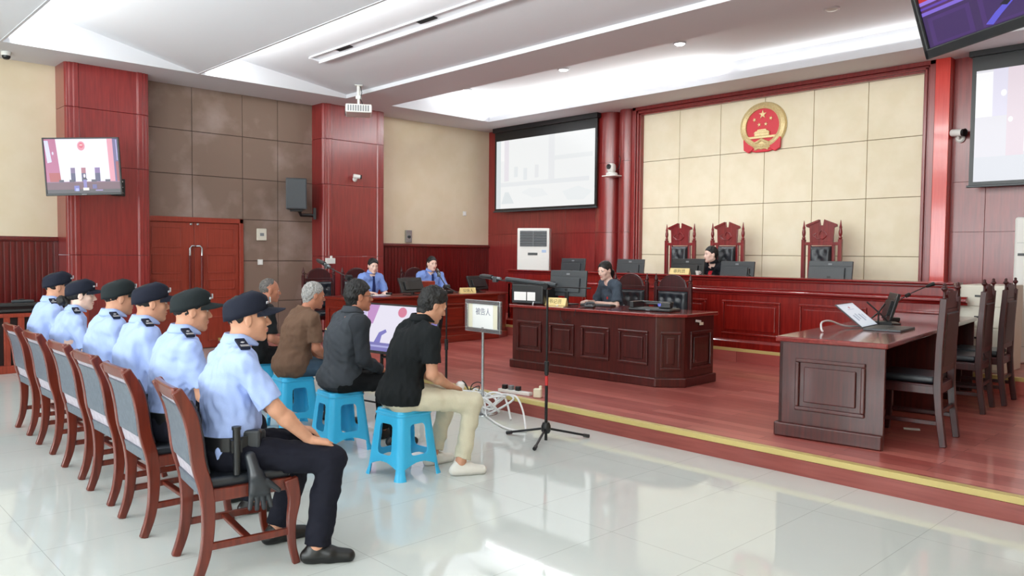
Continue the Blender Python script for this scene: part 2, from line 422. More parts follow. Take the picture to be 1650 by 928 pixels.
# --- ceiling: flat border, two tilted bays with lit slots, one recessed cove
CX0, CX1 = -11.4, 0.0
b = MB()
b.box(WL-0.2, WX+0.2, BY-0.2, YJ+0.2, 4.9, 5.0)
b.box(WL, CX0, BY, YJ, CZ, CZ+0.75)                 # border along the left wall
b.box(CX1, WX, BY, YJ, CZ, CZ+0.75)
b.box(CX0, CX1, 10.23, YJ, CZ, CZ+0.75)             # soffit over the bench
b.box(CX0, CX1, 7.05, 7.95, CZ, CZ+0.75)            # soffit between bay and cove
b.box(CX0, CX1, 7.95, 10.23, 4.37, 4.6)             # cove lid
def bay(y0, y1, zhi, zlo):
    # tilted panel high at y0, low at y1, over it a slot where the next bay starts
    if y0 > BY: b.box(CX0, CX1, y0-0.03, y0-0.001, (4.10 if y0 > -2 else 4.1), zhi+0.05)
    b.add([(CX0,y0,zhi),(CX1,y0,zhi),(CX1,y1,zlo),(CX0,y1,zlo),(CX0,y0,zhi+.05),(CX1,y0,zhi+.05),(CX1,y1,zlo+.05),(CX0,y1,zlo+.05)],
          [(0,3,2,1),(4,5,6,7),(0,1,5,4),(1,2,6,5),(2,3,7,6),(3,0,4,7)])
bay(4.62, 7.05, 4.50, 4.16); bay(2.19, 4.62, 4.66, 4.10); bay(-0.24, 2.19, 4.66, 4.10); bay(-2.67, -0.24, 4.66, 4.10); bay(BY, -2.67, 4.85, 4.10)
struct(b.build('ceiling', M['white']), 'white stepped ceiling with lit coves')
# slot lamps at the high end of each bay
for y0 in (4.62, 2.19, -0.24, -2.67):
    z = 4.16
    o = area('slot_light', (-5.7, y0+0.05, z), (0.0, 1, 0.5), 11.2, 0.1, 135 if y0 > 2 else 100, LED)
# cove lamps, hidden behind the lips of the recess
area('cove_light', (-8.8, 10.17, 4.16), (0, -0.7, 1), 5.0, 0.07, 115, LED)
area('cove_light', (-11.33, 9.1, 4.16), (0.7, 0, 1), 0.07, 2.0, 20, LED)

area('cove_light', (-3.2, 10.17, 4.16), (0, -0.7, 1), 5.6, 0.05, 14, LED)
# ================================================================ FIXTURES ON WALLS AND CEILING
# ceiling downlights in the cove
def downlight(x, y, on, label):
    t = thing('downlight', label, 'ceiling light', (x, y, 4.368), 0, 'round lights in the ceiling cove')
    MB().lathe([(0.06,-0.001),(0.085,-0.001),(0.09,-0.012),(0.07,-0.02),(0.06,-0.012)], n=28).build('trim_ring', M['white'], t, smooth=True)
    MB().lathe([(0.0,-0.034),(0.05,-0.03),(0.066,-0.018),(0.0,-0.015)], n=24).build('lamp_lens', M['lamp'] if on else M['wplastic'], t, smooth=True)
    if on:
        d = bpy.data.lights.new('spot', 'SPOT'); d.energy = 130; d.spot_size = R(140); d.spot_blend = 0.6; d.shadow_soft_size = 0.05
        o = bpy.data.objects.new('spot', d); COL.objects.link(o); o.location = (x, y, 4.34)
downlight(-10.41, 8.82, True, 'lit downlight nearest the left wall, half lost in the glare of the cove')
downlight(-8.20, 8.87, True, 'lit downlight in the cove above the projection screen, second from the left wall')
downlight(-6.10, 8.86, True, 'lit downlight in the cove above the national emblem, brightest')
downlight(-4.04, 8.83, False, 'unlit round downlight in the cove near the hanging television')

# linear diffuser with black vents in the tilted bay
def bay_z(y): return 4.50+(4.16-4.50)*(y-4.62)/(7.05-4.62)
yc = 5.81; sl = math.atan2(4.16-4.50, 2.43)
t = thing('linear_diffuser', 'long white recessed air diffuser strip with black vents in the tilted ceiling', 'air vent', (-4.9, yc, bay_z(yc)), rot=(sl, 0, 0))
b = MB()
b.box(-5.35, 5.35, -0.09, -0.07, -0.02, 0.0); b.box(-5.35, 5.35, 0.075, 0.10, -0.045, 0.0); b.box(-5.35,-5.32,-0.09,0.10,-0.03,0); b.box(5.32,5.35,-0.09,0.10,-0.03,0)
b.build('diffuser_frame', M['white'], t, bevel=0.003)
for x in (-4.52, -2.68, -0.84, 1.0, 2.84):
    b = MB(); b.box(x-0.16, x+0.16, -0.075, 0.02, -0.012, 0.0)
    for k in range(4): b.box(x-0.16, x+0.16, -0.07+k*0.022, -0.064+k*0.022, -0.018, -0.008)
    b.build('vent', M['black'], t)

# ceiling projector near the second pillar
def projector():
    t = thing('projector', 'white ceiling projector hanging on a bracket in front of the left wall', 'projector', (-10.72, 6.85, 4.18), R(-32))
    b = MB(); b.cbox((0,0,-0.004),(0.12,0.12,0.012)); b.tube([(0,0,0),(0,0,-0.2)], 0.028, 12); b.cbox((0,0,-0.19),(0.07,0.09,0.05)); b.tube([(0,0,-0.2),(0,0,-0.31)], 0.02, 12)
    b.cbox((0,0,-0.31),(0.16,0.16,0.012)); b.build('bracket', M['wplastic'], t, bevel=0.003)
    MB().box(-0.25,0.25,-0.20,0.20,-0.46,-0.33).build('body', M['wplastic'], t, bevel=0.02, seg=3)
    b = MB(); b.M = Matrix.Translation((-0.14,-0.195,-0.395)) @ Matrix.Scale(1.3,4) @ Matrix.Rotation(R(90),4,'X'); b.lathe([(0.045,0),(0.048,0.012),(0.036,0.014),(0.03,0.008),(0.0,0.008)], n=20); b.build('lens', M['black'], t, smooth=True)
    b = MB()
    for i in range(9): b.box(0.25,0.254,-0.17+i*0.038,-0.148+i*0.038,-0.44,-0.35)
    for i in range(5): b.box(0.02+i*0.04,0.045+i*0.04,-0.204,-0.199,-0.44,-0.36)
    b.build('vent_grille', M['grey'], t)
    b = MB(); b.tube([(0.02,0.03,-0.02),(0.06,0.05,-0.12),(0.03,0.03,-0.22),(0.07,0.06,-0.3),(0.04,0.1,-0.36)], 0.006, 6)
    b.tube([(-0.03,0,-0.1),(-0.06,0.0,-0.2),(-0.13,0.02,-0.26),(-0.15,0.06,-0.33)], 0.006, 6); b.build('cable', M['bcable'], t, smooth=True)
projector()

# --- flat displays that show the room
def picture(b, W, H, shapes, mats):
    """flat coloured shapes in the plane y=0 (facing -y), each a hair in front of the last"""
    names = []
    for i, (poly, c) in enumerate(shapes):
        k = 'glow_%d_%d_%d' % c
        if c not in names: names.append(c)
        b.mi = names.index(c); y = -0.0002*(i+1)
        pts = [((a-0.5)*W, y, (0.5-v)*H) for a, v in poly]
        b.add(pts, [tuple(range(len(pts)))])
    return [emis(*c, s=mats) for c in names]
def rect(a, b, c, d): return [(a,b),(c,b),(c,d),(a,d)]
def disc(cx, cy, rx, ry, n=16): return [(cx+rx*math.cos(2*math.pi*i/n), cy+ry*math.sin(2*math.pi*i/n)) for i in range(n)]
def court_view():
    s = [(rect(0,0,1,1),(236,232,248))]
    s += [([(0.0,0),(0.155,0),(0.2,0.8),(0.0,0.8)],(184,96,140)), ([(0.04,0.62),(0.185,0.62),(0.2,0.8),(0.05,0.8)],(176,70,76))]
    s += [([(0,0.03),(0.055,0.03),(0.09,0.42),(0.03,0.44)],(214,214,244)), (disc(0.11,0.26,0.012,0.03),(220,210,240))]
    s += [([(0.855,0),(0.93,0),(0.94,0.8),(0.87,0.8)],(226,150,170)), ([(0.93,0),(1,0),(1,0.8),(0.94,0.8)],(96,84,140)), ([(0.96,0.42),(1,0.42),(1,0.8),(0.965,0.8)],(150,60,76)), ([(0.975,0.02),(0.985,0.02),(0.99,0.4),(0.98,0.4)],(190,180,230))]
    s += [(disc(0.5,0.13,0.052,0.085),(226,140,160)), (disc(0.5,0.12,0.032,0.05),(222,90,120)), (rect(0.48,0.1,0.52,0.125),(244,190,190))]
    for x0, x1, c in ((0.335,0.395,(120,96,140)),(0.48,0.54,(170,100,120)),(0.665,0.735,(130,100,160))):
        s += [(rect(x0,0.53,x1,0.64),c), (rect(x0,0.63,x1,0.8),(70,66,110))]
    s += [(rect(0,0.785,1,1),(106,66,84)), (rect(0,0.785,1,0.8),(140,96,130)), (rect(0,0.93,1,1),(60,50,60))]
    for x0, x1 in ((0.17,0.235),(0.31,0.38),(0.61,0.68),(0.8,0.87)): s += [(rect(x0,0.75,x1,0.795),(70,62,86))]
    s += [(disc(0.518,0.68,0.013,0.035),(238,230,240)), ([(0.485,0.76),(0.5,0.72),(0.54,0.72),(0.56,0.76)],(40,36,54)), (rect(0.5,0.75,0.545,0.9),(130,120,190)), (rect(0.49,0.9,0.57,0.95),(230,224,220)),
          (rect(0.37,0.86,0.44,0.96),(110,110,190)), (rect(0.39,0.91,0.43,0.96),(170,180,250)), (rect(0.62,0.84,0.68,0.92),(90,84,150)), (rect(0.66,0.94,0.76,0.96),(150,130,190))]
    return s
def wood_view():
    s = [(rect(0,0,1,1),(84,40,96)), (rect(0,0,0.26,0.81),(190,36,46)), (rect(0.26,0,1,0.81),(120,40,70))]
    s += [(rect(0,0.80,1,0.815),(150,120,226)), (rect(0,0.825,1,0.835),(96,66,180)), (rect(0,0.845,1,0.86),(130,104,214)), (rect(0,0.86,1,1),(62,38,92))]
    for k in range(6): s += [(rect(0.015+k*0.165,0.875,0.155+k*0.165,0.995),(74,44,112)), (rect(0.03+k*0.165,0.89,0.14+k*0.165,0.985),(64,38,98))]
    s += [([(0.19,0.985),(0.225,0.95),(0.265,0.92),(0.28,0.93),(0.24,0.965),(0.21,0.995)],(96,90,214)), ([(0.24,0.93),(0.29,0.895),(0.30,0.905),(0.26,0.94)],(22,18,40))]
    return s
def television(name, label, corner, az, tilt, W, H, view, strength, mount=True, roll=0, group=None):
    # corner = world position of the corner seen top left; az = heading of the top edge
    u = Vector((math.sin(az), math.cos(az), 0)); n = Vector((math.cos(az), -math.sin(az), 0))
    v = Vector((0,0,-1))*math.cos(tilt) - n*math.sin(tilt)
    u, v = u*math.cos(roll)+v*math.sin(roll), v*math.cos(roll)-u*math.sin(roll)
    fwd = u.cross(-v)    # into the wall
    m = Matrix(((u.x, fwd.x, -v.x), (u.y, fwd.y, -v.y), (u.z, fwd.z, -v.z))).inverted().transposed()
    m = Matrix((u, (-v).cross(u), -v)).transposed()
    c = Vector(corner)+u*W/2+v*H/2
    t = thing(name, label, 'television', c, rot=m.to_euler(), group=group)
    b = MB(); w = 0.018
    b.box(-W/2,W/2,0.0,0.03,-H/2,H/2); b.box(-W/2,W/2,-0.012,0,H/2-w,H/2); b.box(-W/2,W/2,-0.012,0,-H/2,-H/2+w*1.6); b.box(-W/2,-W/2+w,-0.012,0,-H/2,H/2); b.box(W/2-w,W/2,-0.012,0,-H/2,H/2)
    b.cbox((0,0.045,-0.05),(W*0.6,0.05,H*0.6))
    b.build('housing', M['black'], t, bevel=0.004)
    b = MB(); mats = picture(b, W-2*w, H-2.6*w, view, strength); b.M = None
    o = b.build('screen', mats, t); o.location = (0, -0.001, 0.005)
    if mount:
        b = MB(); b.cbox((0,0.0,-H/2+0.012),(0.06,0.026,0.012)); b.build('logo_bar', M['grey'], t)
    return t
tv1 = television('television', 'wall television on the first red pillar showing the judges bench', (-11.5,2.616,2.983), 0.586, 0.044, 0.918, 0.743, court_view(), 1.0, roll=-0.044)
b = MB(); b.mi = 0
b.box(-11.92,-11.89,3.56,3.74,2.32,2.56); b.cbox((-11.72,3.58,2.46),(0.36,0.05,0.12),R(-20)); b.cbox((-11.56,3.40,2.5),(0.05,0.3,0.22),R(-33))
b.mi = 1
for z in (2.36,2.44,2.52): b.cbox((-11.885,3.70,z),(0.012,0.02,0.02))
bpy.context.view_layer.update()
bo = b.build('bracket', [M['blackm'], M['chrome']], tv1, bevel=0.004); bo.matrix_parent_inverse = tv1.matrix_world.inverted()
tv2 = television('television', 'large ceiling television at the upper right showing dark red wood', (0,0,0), 0, 0, 1.15, 0.7, wood_view(), 1.0)
# place the second television: heading and tilt from its edges
u = Vector((0.842,-0.539,0)); n = Vector((-0.539,-0.842,0)); tl = R(19)
vdn = (Vector((0,0,-1))*math.cos(tl) - n*math.sin(tl)).normalized()
mm = Matrix((u, (-vdn).cross(u), -vdn)).transposed()
tv2.rotation_euler = mm.to_euler(); tv2.location = Vector((-0.84,2.48,2.13)) - vdn*0.35 + u*0.575
b = MB(); c = tv2.location
b.tube([(c.x-n.x*0.08, c.y-n.y*0.08, c.z), (c.x-n.x*0.25, c.y-n.y*0.25, c.z+0.1), (c.x-n.x*0.25, c.y-n.y*0.25, 4.2)], 0.03, 12)
bpy.context.view_layer.update()
bo = b.build('ceiling_mount', M['wplastic'], tv2, smooth=True); bo.matrix_parent_inverse = tv2.matrix_world.inverted()

# --- projection screens
def projection_screen(label, x0, x1, z0, z1, shapes):
    cx = (x0+x1)/2; W = x1-x0; H = z1-z0
    t = thing('projection_screen', label, 'projection screen', (cx, 10.91, (z0+z1)/2))
    MB().box(-W/2-0.03,W/2+0.03,-0.05,0.06,H/2-0.02,H/2+0.075).build('screen_case', M['black'], t, bevel=0.01)
    MB().box(-W/2,W/2,0,0.004,-H/2,H/2).build('border', M['black'], t)
    b = MB(); mats = picture(b, W-0.1, H-0.24, shapes, 0.92); o = b.build('screen', mats, t); o.location = (0, -0.001, -0.075)
    MB().box(-W/2-0.02,W/2+0.02,-0.02,0.02,-H/2-0.025,-H/2+0.005).build('bottom_bar', M['dgrey'], t, bevel=0.006)
V1 = [(rect(0,0,1,1),(248,250,250)), (rect(0.0,0,0.05,1),(226,234,236)), (rect(0.05,0,0.09,0.3),(255,255,255)), (rect(0.09,0,0.14,0.6),(238,234,240)), (rect(0.56,0,0.62,0.62),(240,242,244)), (rect(0.62,0.3,0.98,0.36),(240,243,244)),
      (rect(0.2,0.4,0.24,0.55),(236,240,242)), (rect(0.3,0.43,0.34,0.6),(236,240,242)), (rect(0.42,0.4,0.46,0.58),(238,240,242)), (rect(0.05,0.62,0.95,0.68),(238,241,243)),
      ([(0.06,0.93),(0.1,0.76),(0.14,0.76),(0.2,0.93)],(230,236,238)), ([(0.28,0.78),(0.36,0.72),(0.5,0.74),(0.56,0.84),(0.4,0.86)],(243,246,247)), ([(0.7,0.8),(0.85,0.74),(0.98,0.82),(0.9,0.93),(0.75,0.92)],(242,246,247))]
V2 = [(rect(0,0,1,1),(228,226,234)), (rect(0,0.02,0.07,0.42),(252,252,255)), (rect(0.07,0,0.13,0.42),(226,222,240)), (rect(0.13,0,0.2,0.8),(230,214,224)), (rect(0.2,0,1,0.75),(242,238,246)), (disc(0.115,0.22,0.012,0.03),(252,250,255)), (disc(0.145,0.46,0.01,0.025),(250,248,255)), (rect(0.0,0.78,1,1),(220,222,230))]
projection_screen('large lit projection screen hanging left of the red columns', -11.97, -9.24, 2.42, 4.03, V1)
projection_screen('lit projection screen cut by the right edge of the photo', -3.19, -0.45, 2.45, 4.05, V2)

# --- national emblem
def emblem():
    t = thing('national_emblem', 'round red and gold national emblem on the beige panels above the judges', 'emblem', (-6.10, YJ-0.037, 3.515))
    def plate(pts, y0, y1): 
        b = MB(); b.extr(pts, (0,y0,0), (1,0,0), (0,0,1), (0,y1-y0,0)); return b
    ring = []; n = 48
    b = MB(); vs = []; fs = []
    for i in range(n):
        a = 2*math.pi*i/n; c, s = math.cos(a), math.sin(a); w = 0.006*math.sin(a*24)
        for r, y in ((0.265,0.0),(0.272,-0.05),(0.315,-0.075),(0.362+w,-0.05),(0.375+w,0.0)):
            vs.append((r*c*1.02, y, r*s*0.98+0.02))
    for i in range(n):
        for k in range(4):
            a = i*5+k; c2 = ((i+1)%n)*5+k; fs.append((a, a+1, c2+1, c2))
    b.add(vs, fs); b.build('wheat_ring', M['gold'], t, smooth=True)
    plate([(0.27*math.cos(2*math.pi*i/40), 0.27*math.sin(2*math.pi*i/40)+0.02) for i in range(40)], 0, -0.03).build('red_field', M['eblred'], t)
    def star(cx, cz, r, rot):
        pts = [(cx+(r if k%2==0 else r*0.4)*math.sin(rot+k*math.pi/5), cz+(r if k%2==0 else r*0.4)*math.cos(rot+k*math.pi/5)) for k in range(10)]
        b = MB(); b.extr(pts, (0,-0.03,0), (1,0,0), (0,0,1), (0,-0.012,0)); b.build('star', M['gold'], t, bevel=0.002)
    star(0, 0.195, 0.068, 0)
    for cx, cz, ro in ((-0.135,0.125,-0.35),(0.135,0.125,0.35),(-0.055,0.045,-0.15),(0.055,0.045,0.15)): star(cx, cz, 0.034, ro)
    b = MB()
    b.extr([(-0.12,-0.13),(0.12,-0.13),(0.12,-0.085),(-0.12,-0.085)], (0,-0.03,0),(1,0,0),(0,0,1),(0,-0.03,0))
    b.extr([(-0.135,-0.085),(0.135,-0.085),(0.10,-0.055),(-0.10,-0.055)], (0,-0.03,0),(1,0,0),(0,0,1),(0,-0.035,0))
    b.extr([(-0.085,-0.055),(0.085,-0.055),(0.065,-0.03),(-0.065,-0.03)], (0,-0.03,0),(1,0,0),(0,0,1),(0,-0.03,0))
    b.extr([(-0.24,-0.165),(0.24,-0.165),(0.255,-0.13),(-0.255,-0.13)], (0,-0.03,0),(1,0,0),(0,0,1),(0,-0.02,0))
    b.build('gate_tower', M['gold'], t, bevel=0.003)
    b = MB()
    for sgn in (-1, 1):
        b.extr([(sgn*0.24,-0.14),(sgn*0.31,-0.17),(sgn*0.30,-0.33),(sgn*0.22,-0.38),(sgn*0.15,-0.34),(sgn*0.12,-0.27)], (0,-0.02,0),(1,0,0),(0,0,1),(0,-0.04,0))
    b.extr([(-0.2,-0.26),(0.2,-0.26),(0.17,-0.36),(0.1,-0.375),(-0.1,-0.375),(-0.17,-0.36)], (0,-0.01,0),(1,0,0),(0,0,1),(0,-0.035,0))
    b.build('ribbon', M['eblred'], t, bevel=0.01)
    b = MB(); b.tube([(0.255*math.cos(a), -0.055, -0.15+0.12*math.sin(a)) for a in [math.pi+math.pi*i/12 for i in range(13)]], 0.02, 8)
    b.tube([(-0.13,-0.06,-0.25),(-0.06,-0.06,-0.22),(0,-0.06,-0.19),(0.06,-0.06,-0.22),(0.13,-0.06,-0.25)], 0.022, 8)
    b.tube([(-0.11,-0.05,-0.335),(-0.05,-0.055,-0.31),(0,-0.055,-0.325),(0.05,-0.055,-0.31),(0.11,-0.05,-0.335)], 0.016, 8)
    gear = [( (0.075 if k%2 else 0.09)*math.cos(2*math.pi*k/24), -0.265+(0.05 if k%2 else 0.06)*math.sin(2*math.pi*k/24)) for k in range(24)]
    b.extr(gear, (0,-0.045,0),(1,0,0),(0,0,1),(0,-0.01,0)); b.build('gear', M['gold'], t, smooth=True)
emblem()

# --- cameras
def bullet_camera(name, label, loc, rz, s=1.0):
    t = thing(name, label, 'camera', loc, rz)
    b = MB(); b.M = Matrix.Rotation(R(90),4,'X') @ Matrix.Scale(s,4); b.lathe([(0.0,0),(0.04,0),(0.045,0.02),(0.03,0.035),(0.0,0.035)], n=18); b.build('base', M['wplastic'], t, smooth=True)
    b = MB(); b.tube([(0,-0.02*s,0),(0,-0.07*s,-0.005),(0,-0.09*s,0.02*s)], 0.013*s, 10); b.build('arm', M['wplastic'], t, smooth=True)
    b = MB(); b.M = Matrix.Translation((0,-0.09*s,0.045*s)) @ Matrix.Rotation(R(70),4,'Z') @ Matrix.Rotation(R(96),4,'X') @ Matrix.Scale(s,4)
    b.mi = 0; b.lathe([(0,-0.07),(0.03,-0.07),(0.036,-0.06),(0.036,0.05)], n=18); b.mi = 1; b.lathe([(0.036,0.05),(0.038,0.075),(0.03,0.078),(0,0.07)], n=18)
    b.build('housing', [M['wplastic'], M['black']], t, smooth=True)
bullet_camera('security_camera', 'small white bullet camera on the second red pillar', (WL+0.405, 7.58, 2.84), R(90), 1.0)
bullet_camera('security_camera', 'small white bullet camera beside the right projection screen', (-3.36, YJ-0.02, 3.08), 0, 1.3)
t = thing('dome_camera', 'white and black dome camera high at the left edge under the ceiling', 'camera', (-11.95, 2.33, CZ))
MB().lathe([(0,0),(0.06,0),(0.06,-0.03),(0.05,-0.05)], n=20).build('base', M['wplastic'], t, smooth=True)
MB().lathe([(0.05,-0.05),(0.048,-0.075),(0.03,-0.095),(0,-0.10)], n=20).build('dome', M['black'], t, smooth=True)
t = thing('tracking_camera', 'white tracking camera with a black lens on a shelf on the red column', 'camera', (-8.86, 10.87, 2.95))
MB().box(-0.15,0.15,-0.10,0.16,-0.02,0.0).build('shelf', M['wplastic'], t, bevel=0.006)
b = MB(); b.lathe([(0,0),(0.10,0),(0.105,0.03),(0.09,0.05),(0,0.05)], n=24); b.build('base', M['wplastic'], t, smooth=True)
b = MB(); b.cbox((-0.01,0,0.13),(0.15,0.14,0.17)); b.build('head', M['wplastic'], t, bevel=0.06, seg=4)
b = MB(); b.M = Matrix.Translation((-0.01,-0.07,0.15)) @ Matrix.Rotation(R(90),4,'X'); b.lathe([(0,0),(0.045,0),(0.045,0.02),(0.035,0.025),(0,0.018)], n=20); b.build('lens', M['black'], t, smooth=True)
b = MB(); b.tube([(0.08,0.03,0.1),(0.16,0.0,0.12),(0.19,-0.0,0.28),(0.14,0.02,0.34)], 0.007, 6); b.build('cable', M['bcable'], t, smooth=True)

# --- loudspeaker
t = thing('loudspeaker', 'dark grey wall loudspeaker left of the second red pillar', 'loudspeaker', (-12.08, 6.50, 2.52), R(63))
b = MB(); b.prism([(-0.17,-0.13),(0.17,-0.13),(0.15,0.10),(0.11,0.15),(-0.11,0.15),(-0.15,0.10)], -0.26, 0.26); b.build('cabinet', M['dgrey'], t, bevel=0.015)
b = MB(); b.box(-0.155,0.155,-0.142,-0.128,-0.245,0.245); b.build('grille', mat('grille_mesh', rgb(64,68,72), 0.6), t, bevel=0.01)
b = MB(); b.tube([(0.05,0.1,-0.27),(0.08,0.14,-0.34),(0.30,0.25,-0.34)], 0.03, 10); b.cbox((0.31,0.24,-0.31),(0.05,0.06,0.2)); b.cbox((0,0,-0.275),(0.2,0.1,0.03)); b.build('bracket', M['blackm'], t, bevel=0.004)

# --- wall boxes and switches on the left wall
t = thing('thermostat', 'cream call box with a dark window on the taupe panel right of the door', 'wall box', (WL+0.014, 6.02, 1.835), R(90))
MB().box(-0.085,0.085,-0.035,0,-0.10,0.10).build('case', M['cream'], t, bevel=0.012, seg=3)
MB().box(-0.035,0.035,-0.038,-0.034,-0.025,0.025).build('window', M['grey'], t, bevel=0.002)
def switch(label, x, y, z, rz, w=0.09, h=0.09, d=0.012):
    t = thing('light_switch', label, 'switch', (x, y, z), rz)
    MB().box(-w/2,w/2,-d,0,-h/2,h/2).build('plate', M['wplastic'], t, bevel=0.003)
    MB().box(-w/4,w/4,-d-0.004,-d,-h/3,h/3).build('rocker', M['paper'], t, bevel=0.002)
switch('small white switch on the taupe panel below the call box', WL+0.013, 6.0, 1.375, R(90))
switch('white switch high on the beige wall near the projection screen', WL+0.001, 10.46, 2.37, R(90))
t = thing('wall_socket_box', 'grey box with a round knob on top of the dark red wainscot', 'wall box', (WL+0.001, 9.03, 1.87), R(90))
MB().box(-0.07,0.07,-0.05,0,-0.12,0.12).build('case', M['chrome'], t, bevel=0.006)
b = MB(); b.M = Matrix.Translation((0.0,-0.05,-0.01)) @ Matrix.Rotation(R(90),4,'X'); b.lathe([(0,0),(0.03,0),(0.026,0.02),(0,0.02)], n=16); b.build('knob', M['dgrey'], t, smooth=True)
t = thing('wall_sensor', 'small white box on the edge of the second red pillar behind a microphone', 'wall box', (WL+0.405, 7.08, 1.40), R(90))
MB().box(-0.09,0.09,-0.05,0,-0.05,0.05).build('case', M['wplastic'], t, bevel=0.008)
MB().tube([(0.02,-0.025,0.05),(0.02,-0.025,0.09)], 0.022, 12).build('cap', M['wplastic'], t, smooth=True)
# ================================================================ FURNITURE
def raised_panel(parent, p0, p1, z0, z1, out, m, name='front_panel', deep=0.022):
    """moulded panel on a vertical face from p0 to p1 (2D points), out = outward 2D normal"""
    a, c = Vector((p0[0],p0[1],0)), Vector((p1[0],p1[1],0)); W = (c-a).length; u = (c-a).normalized(); o = Vector((out[0],out[1],0)).normalized()
    b = MB(); b.M = Matrix(((u.x,o.x,0,a.x),(u.y,o.y,0,a.y),(0,0,1,0),(0,0,0,1)))
    w = 0.03
    for x0, x1, za, zb in ((0,W,z1-w,z1),(0,W,z0,z0+w),(0,w,z0+w,z1-w),(W-w,W,z0+w,z1-w)): b.box(x0,x1,-0.005,deep,za,zb)
    g = 0.065
    b.box(g, W-g, -0.005, deep*0.8, z0+g, z1-g)
    return b.build(name, m, parent, bevel=0.007, seg=2)
def along(p, q, f0, f1):
    return ((p[0]+(q[0]-p[0])*f0, p[1]+(q[1]-p[1])*f0), (p[0]+(q[0]-p[0])*f1, p[1]+(q[1]-p[1])*f1))
def offset(poly, d):
    n = len(poly); out = []
    for i in range(n):
        p0, p1, p2 = Vector(poly[i-1]), Vector(poly[i]), Vector(poly[(i+1)%n])
        e1, e2 = (p1-p0).normalized(), (p2-p1).normalized()
        n1, n2 = Vector((e1.y,-e1.x)), Vector((e2.y,-e2.x)); k = (n1+n2); k = k/(k.dot(n1) if abs(k.dot(n1)) > 1e-6 else 1)
        out.append(tuple(p1+k*d))
    return out
# clerk's desk
def clerk_desk():
    z0, zt = 0.1505, 0.93
    P = [(-7.0,6.70),(-4.93,6.82),(-4.715,7.04),(-4.73,7.62),(-7.05,7.50)]
    t = thing('clerk_desk', 'dark mahogany desk with chamfered corner and five front panels in the middle of the platform', 'desk', (0,0,0))
    MB().prism(P, z0, zt-0.035).build('body', M['desk'], t, bevel=0.006)
    b = MB(); b.prism(offset(P, 0.028), z0, z0+0.10); b.build('plinth', M['desk'], t, bevel=0.012)
    b = MB(); b.prism(offset(P, 0.035), zt-0.035, zt); b.build('desk_top', M['desk_x'], t, bevel=0.008)
    for f0, f1 in ((0.07,0.26),(0.32,0.50),(0.55,0.74),(0.80,0.985)):
        p0, p1 = along(P[0], P[1], f0-0.03, f1-0.03); raised_panel(t, p0, p1, 0.37, 0.74, (0.058,-1), M['desk'])
    p0, p1 = along(P[1], P[2], 0.16, 0.86); raised_panel(t, p0, p1, 0.33, 0.74, (0.70,-0.70), M['desk'])
    p0, p1 = along(P[2], P[3], 0.16, 0.88); raised_panel(t, p0, p1, 0.33, 0.74, (1,0.02), M['desk'])
    b = MB(); b.mi = 0; b.cbox((-4.703,7.27,0.845),(0.006,0.10,0.025),0.02,0,R(-8)); b.mi = 1; b.cbox((-4.703,7.33,0.815),(0.006,0.07,0.03),0.02)
    b.build('sticker', [M['wplastic'], M['cream_paper']], t)
clerk_desk()
# prosecutors' desk
def prosecutor_desk():
    z0, zt = 0.1505, 0.905
    P = [(-10.25,5.98),(-9.56,5.98),(-9.56,8.80),(-9.68,9.10),(-10.25,9.10)]
    t = thing('prosecution_desk', 'reddish mahogany desk where two people in pale blue shirts sit', 'desk', (0,0,0))
    MB().prism(P, z0, zt-0.035).build('body', M['pros'], t, bevel=0.006)
    MB().prism(offset(P, 0.03), z0, z0+0.11).build('plinth', M['pros'], t, bevel=0.012)
    MB().prism(offset(P, 0.035), zt-0.035, zt).build('desk_top', M['pros'], t, bevel=0.008)
    for y in (6.1, 6.82, 7.54, 8.16):
        raised_panel(t, (-9.56, y), (-9.56, y+0.56), 0.36, 0.76, (1,0), M['pros'])
    raised_panel(t, (-10.15,5.98), (-9.66,5.98), 0.36, 0.76, (0,-1), M['pros'])
prosecutor_desk()
# desk on the right
def right_desk():
    c, s = math.cos(R(6)), math.sin(R(6)); W, Ln, zt = 0.77, 3.4, 0.78
    t = thing('defence_desk', 'long mahogany desk with a glossy red top at the right of the platform', 'desk', (-2.965,5.73,0.1505), R(6.5))
    b = MB(); b.box(0.0,0.03,0.0,Ln,0.0,zt-0.04); b.box(0,W,0,0.03,0,zt-0.04); b.box(0,W,Ln-0.03,Ln,0,zt-0.04); b.box(0,W,1.68,1.71,0,zt-0.04); b.box(0.03,0.32,0.03,Ln-0.03,0.42,0.44)
    b.build('body', M['desk'], t, bevel=0.004)
    b = MB(); b.box(-0.028,W+0.02,-0.028,Ln+0.02,zt-0.04,zt); b.build('desk_top', M['desk_x'], t, bevel=0.01)
    b = MB(); b.box(-0.028,W,-0.028,0.0,0,0.11); b.box(-0.028,0.0,0.0,Ln,0,0.11); b.build('plinth', M['desk'], t, bevel=0.012)
    raised_panel(t, (0.13,0), (0.64,0), 0.22, 0.62, (0,-1), M['desk'], 'side_panel')
    for k in range(4): raised_panel(t, (0,3.3-k*0.84), (0,2.64-k*0.84), 0.22, 0.62, (-1,0), M['desk'])
    b = MB(); b.cbox((0.42,0.3,0.66),(0.03,0.025,0.12),0.3,0.4); b.build('tag', M['plate'], t)
right_desk()
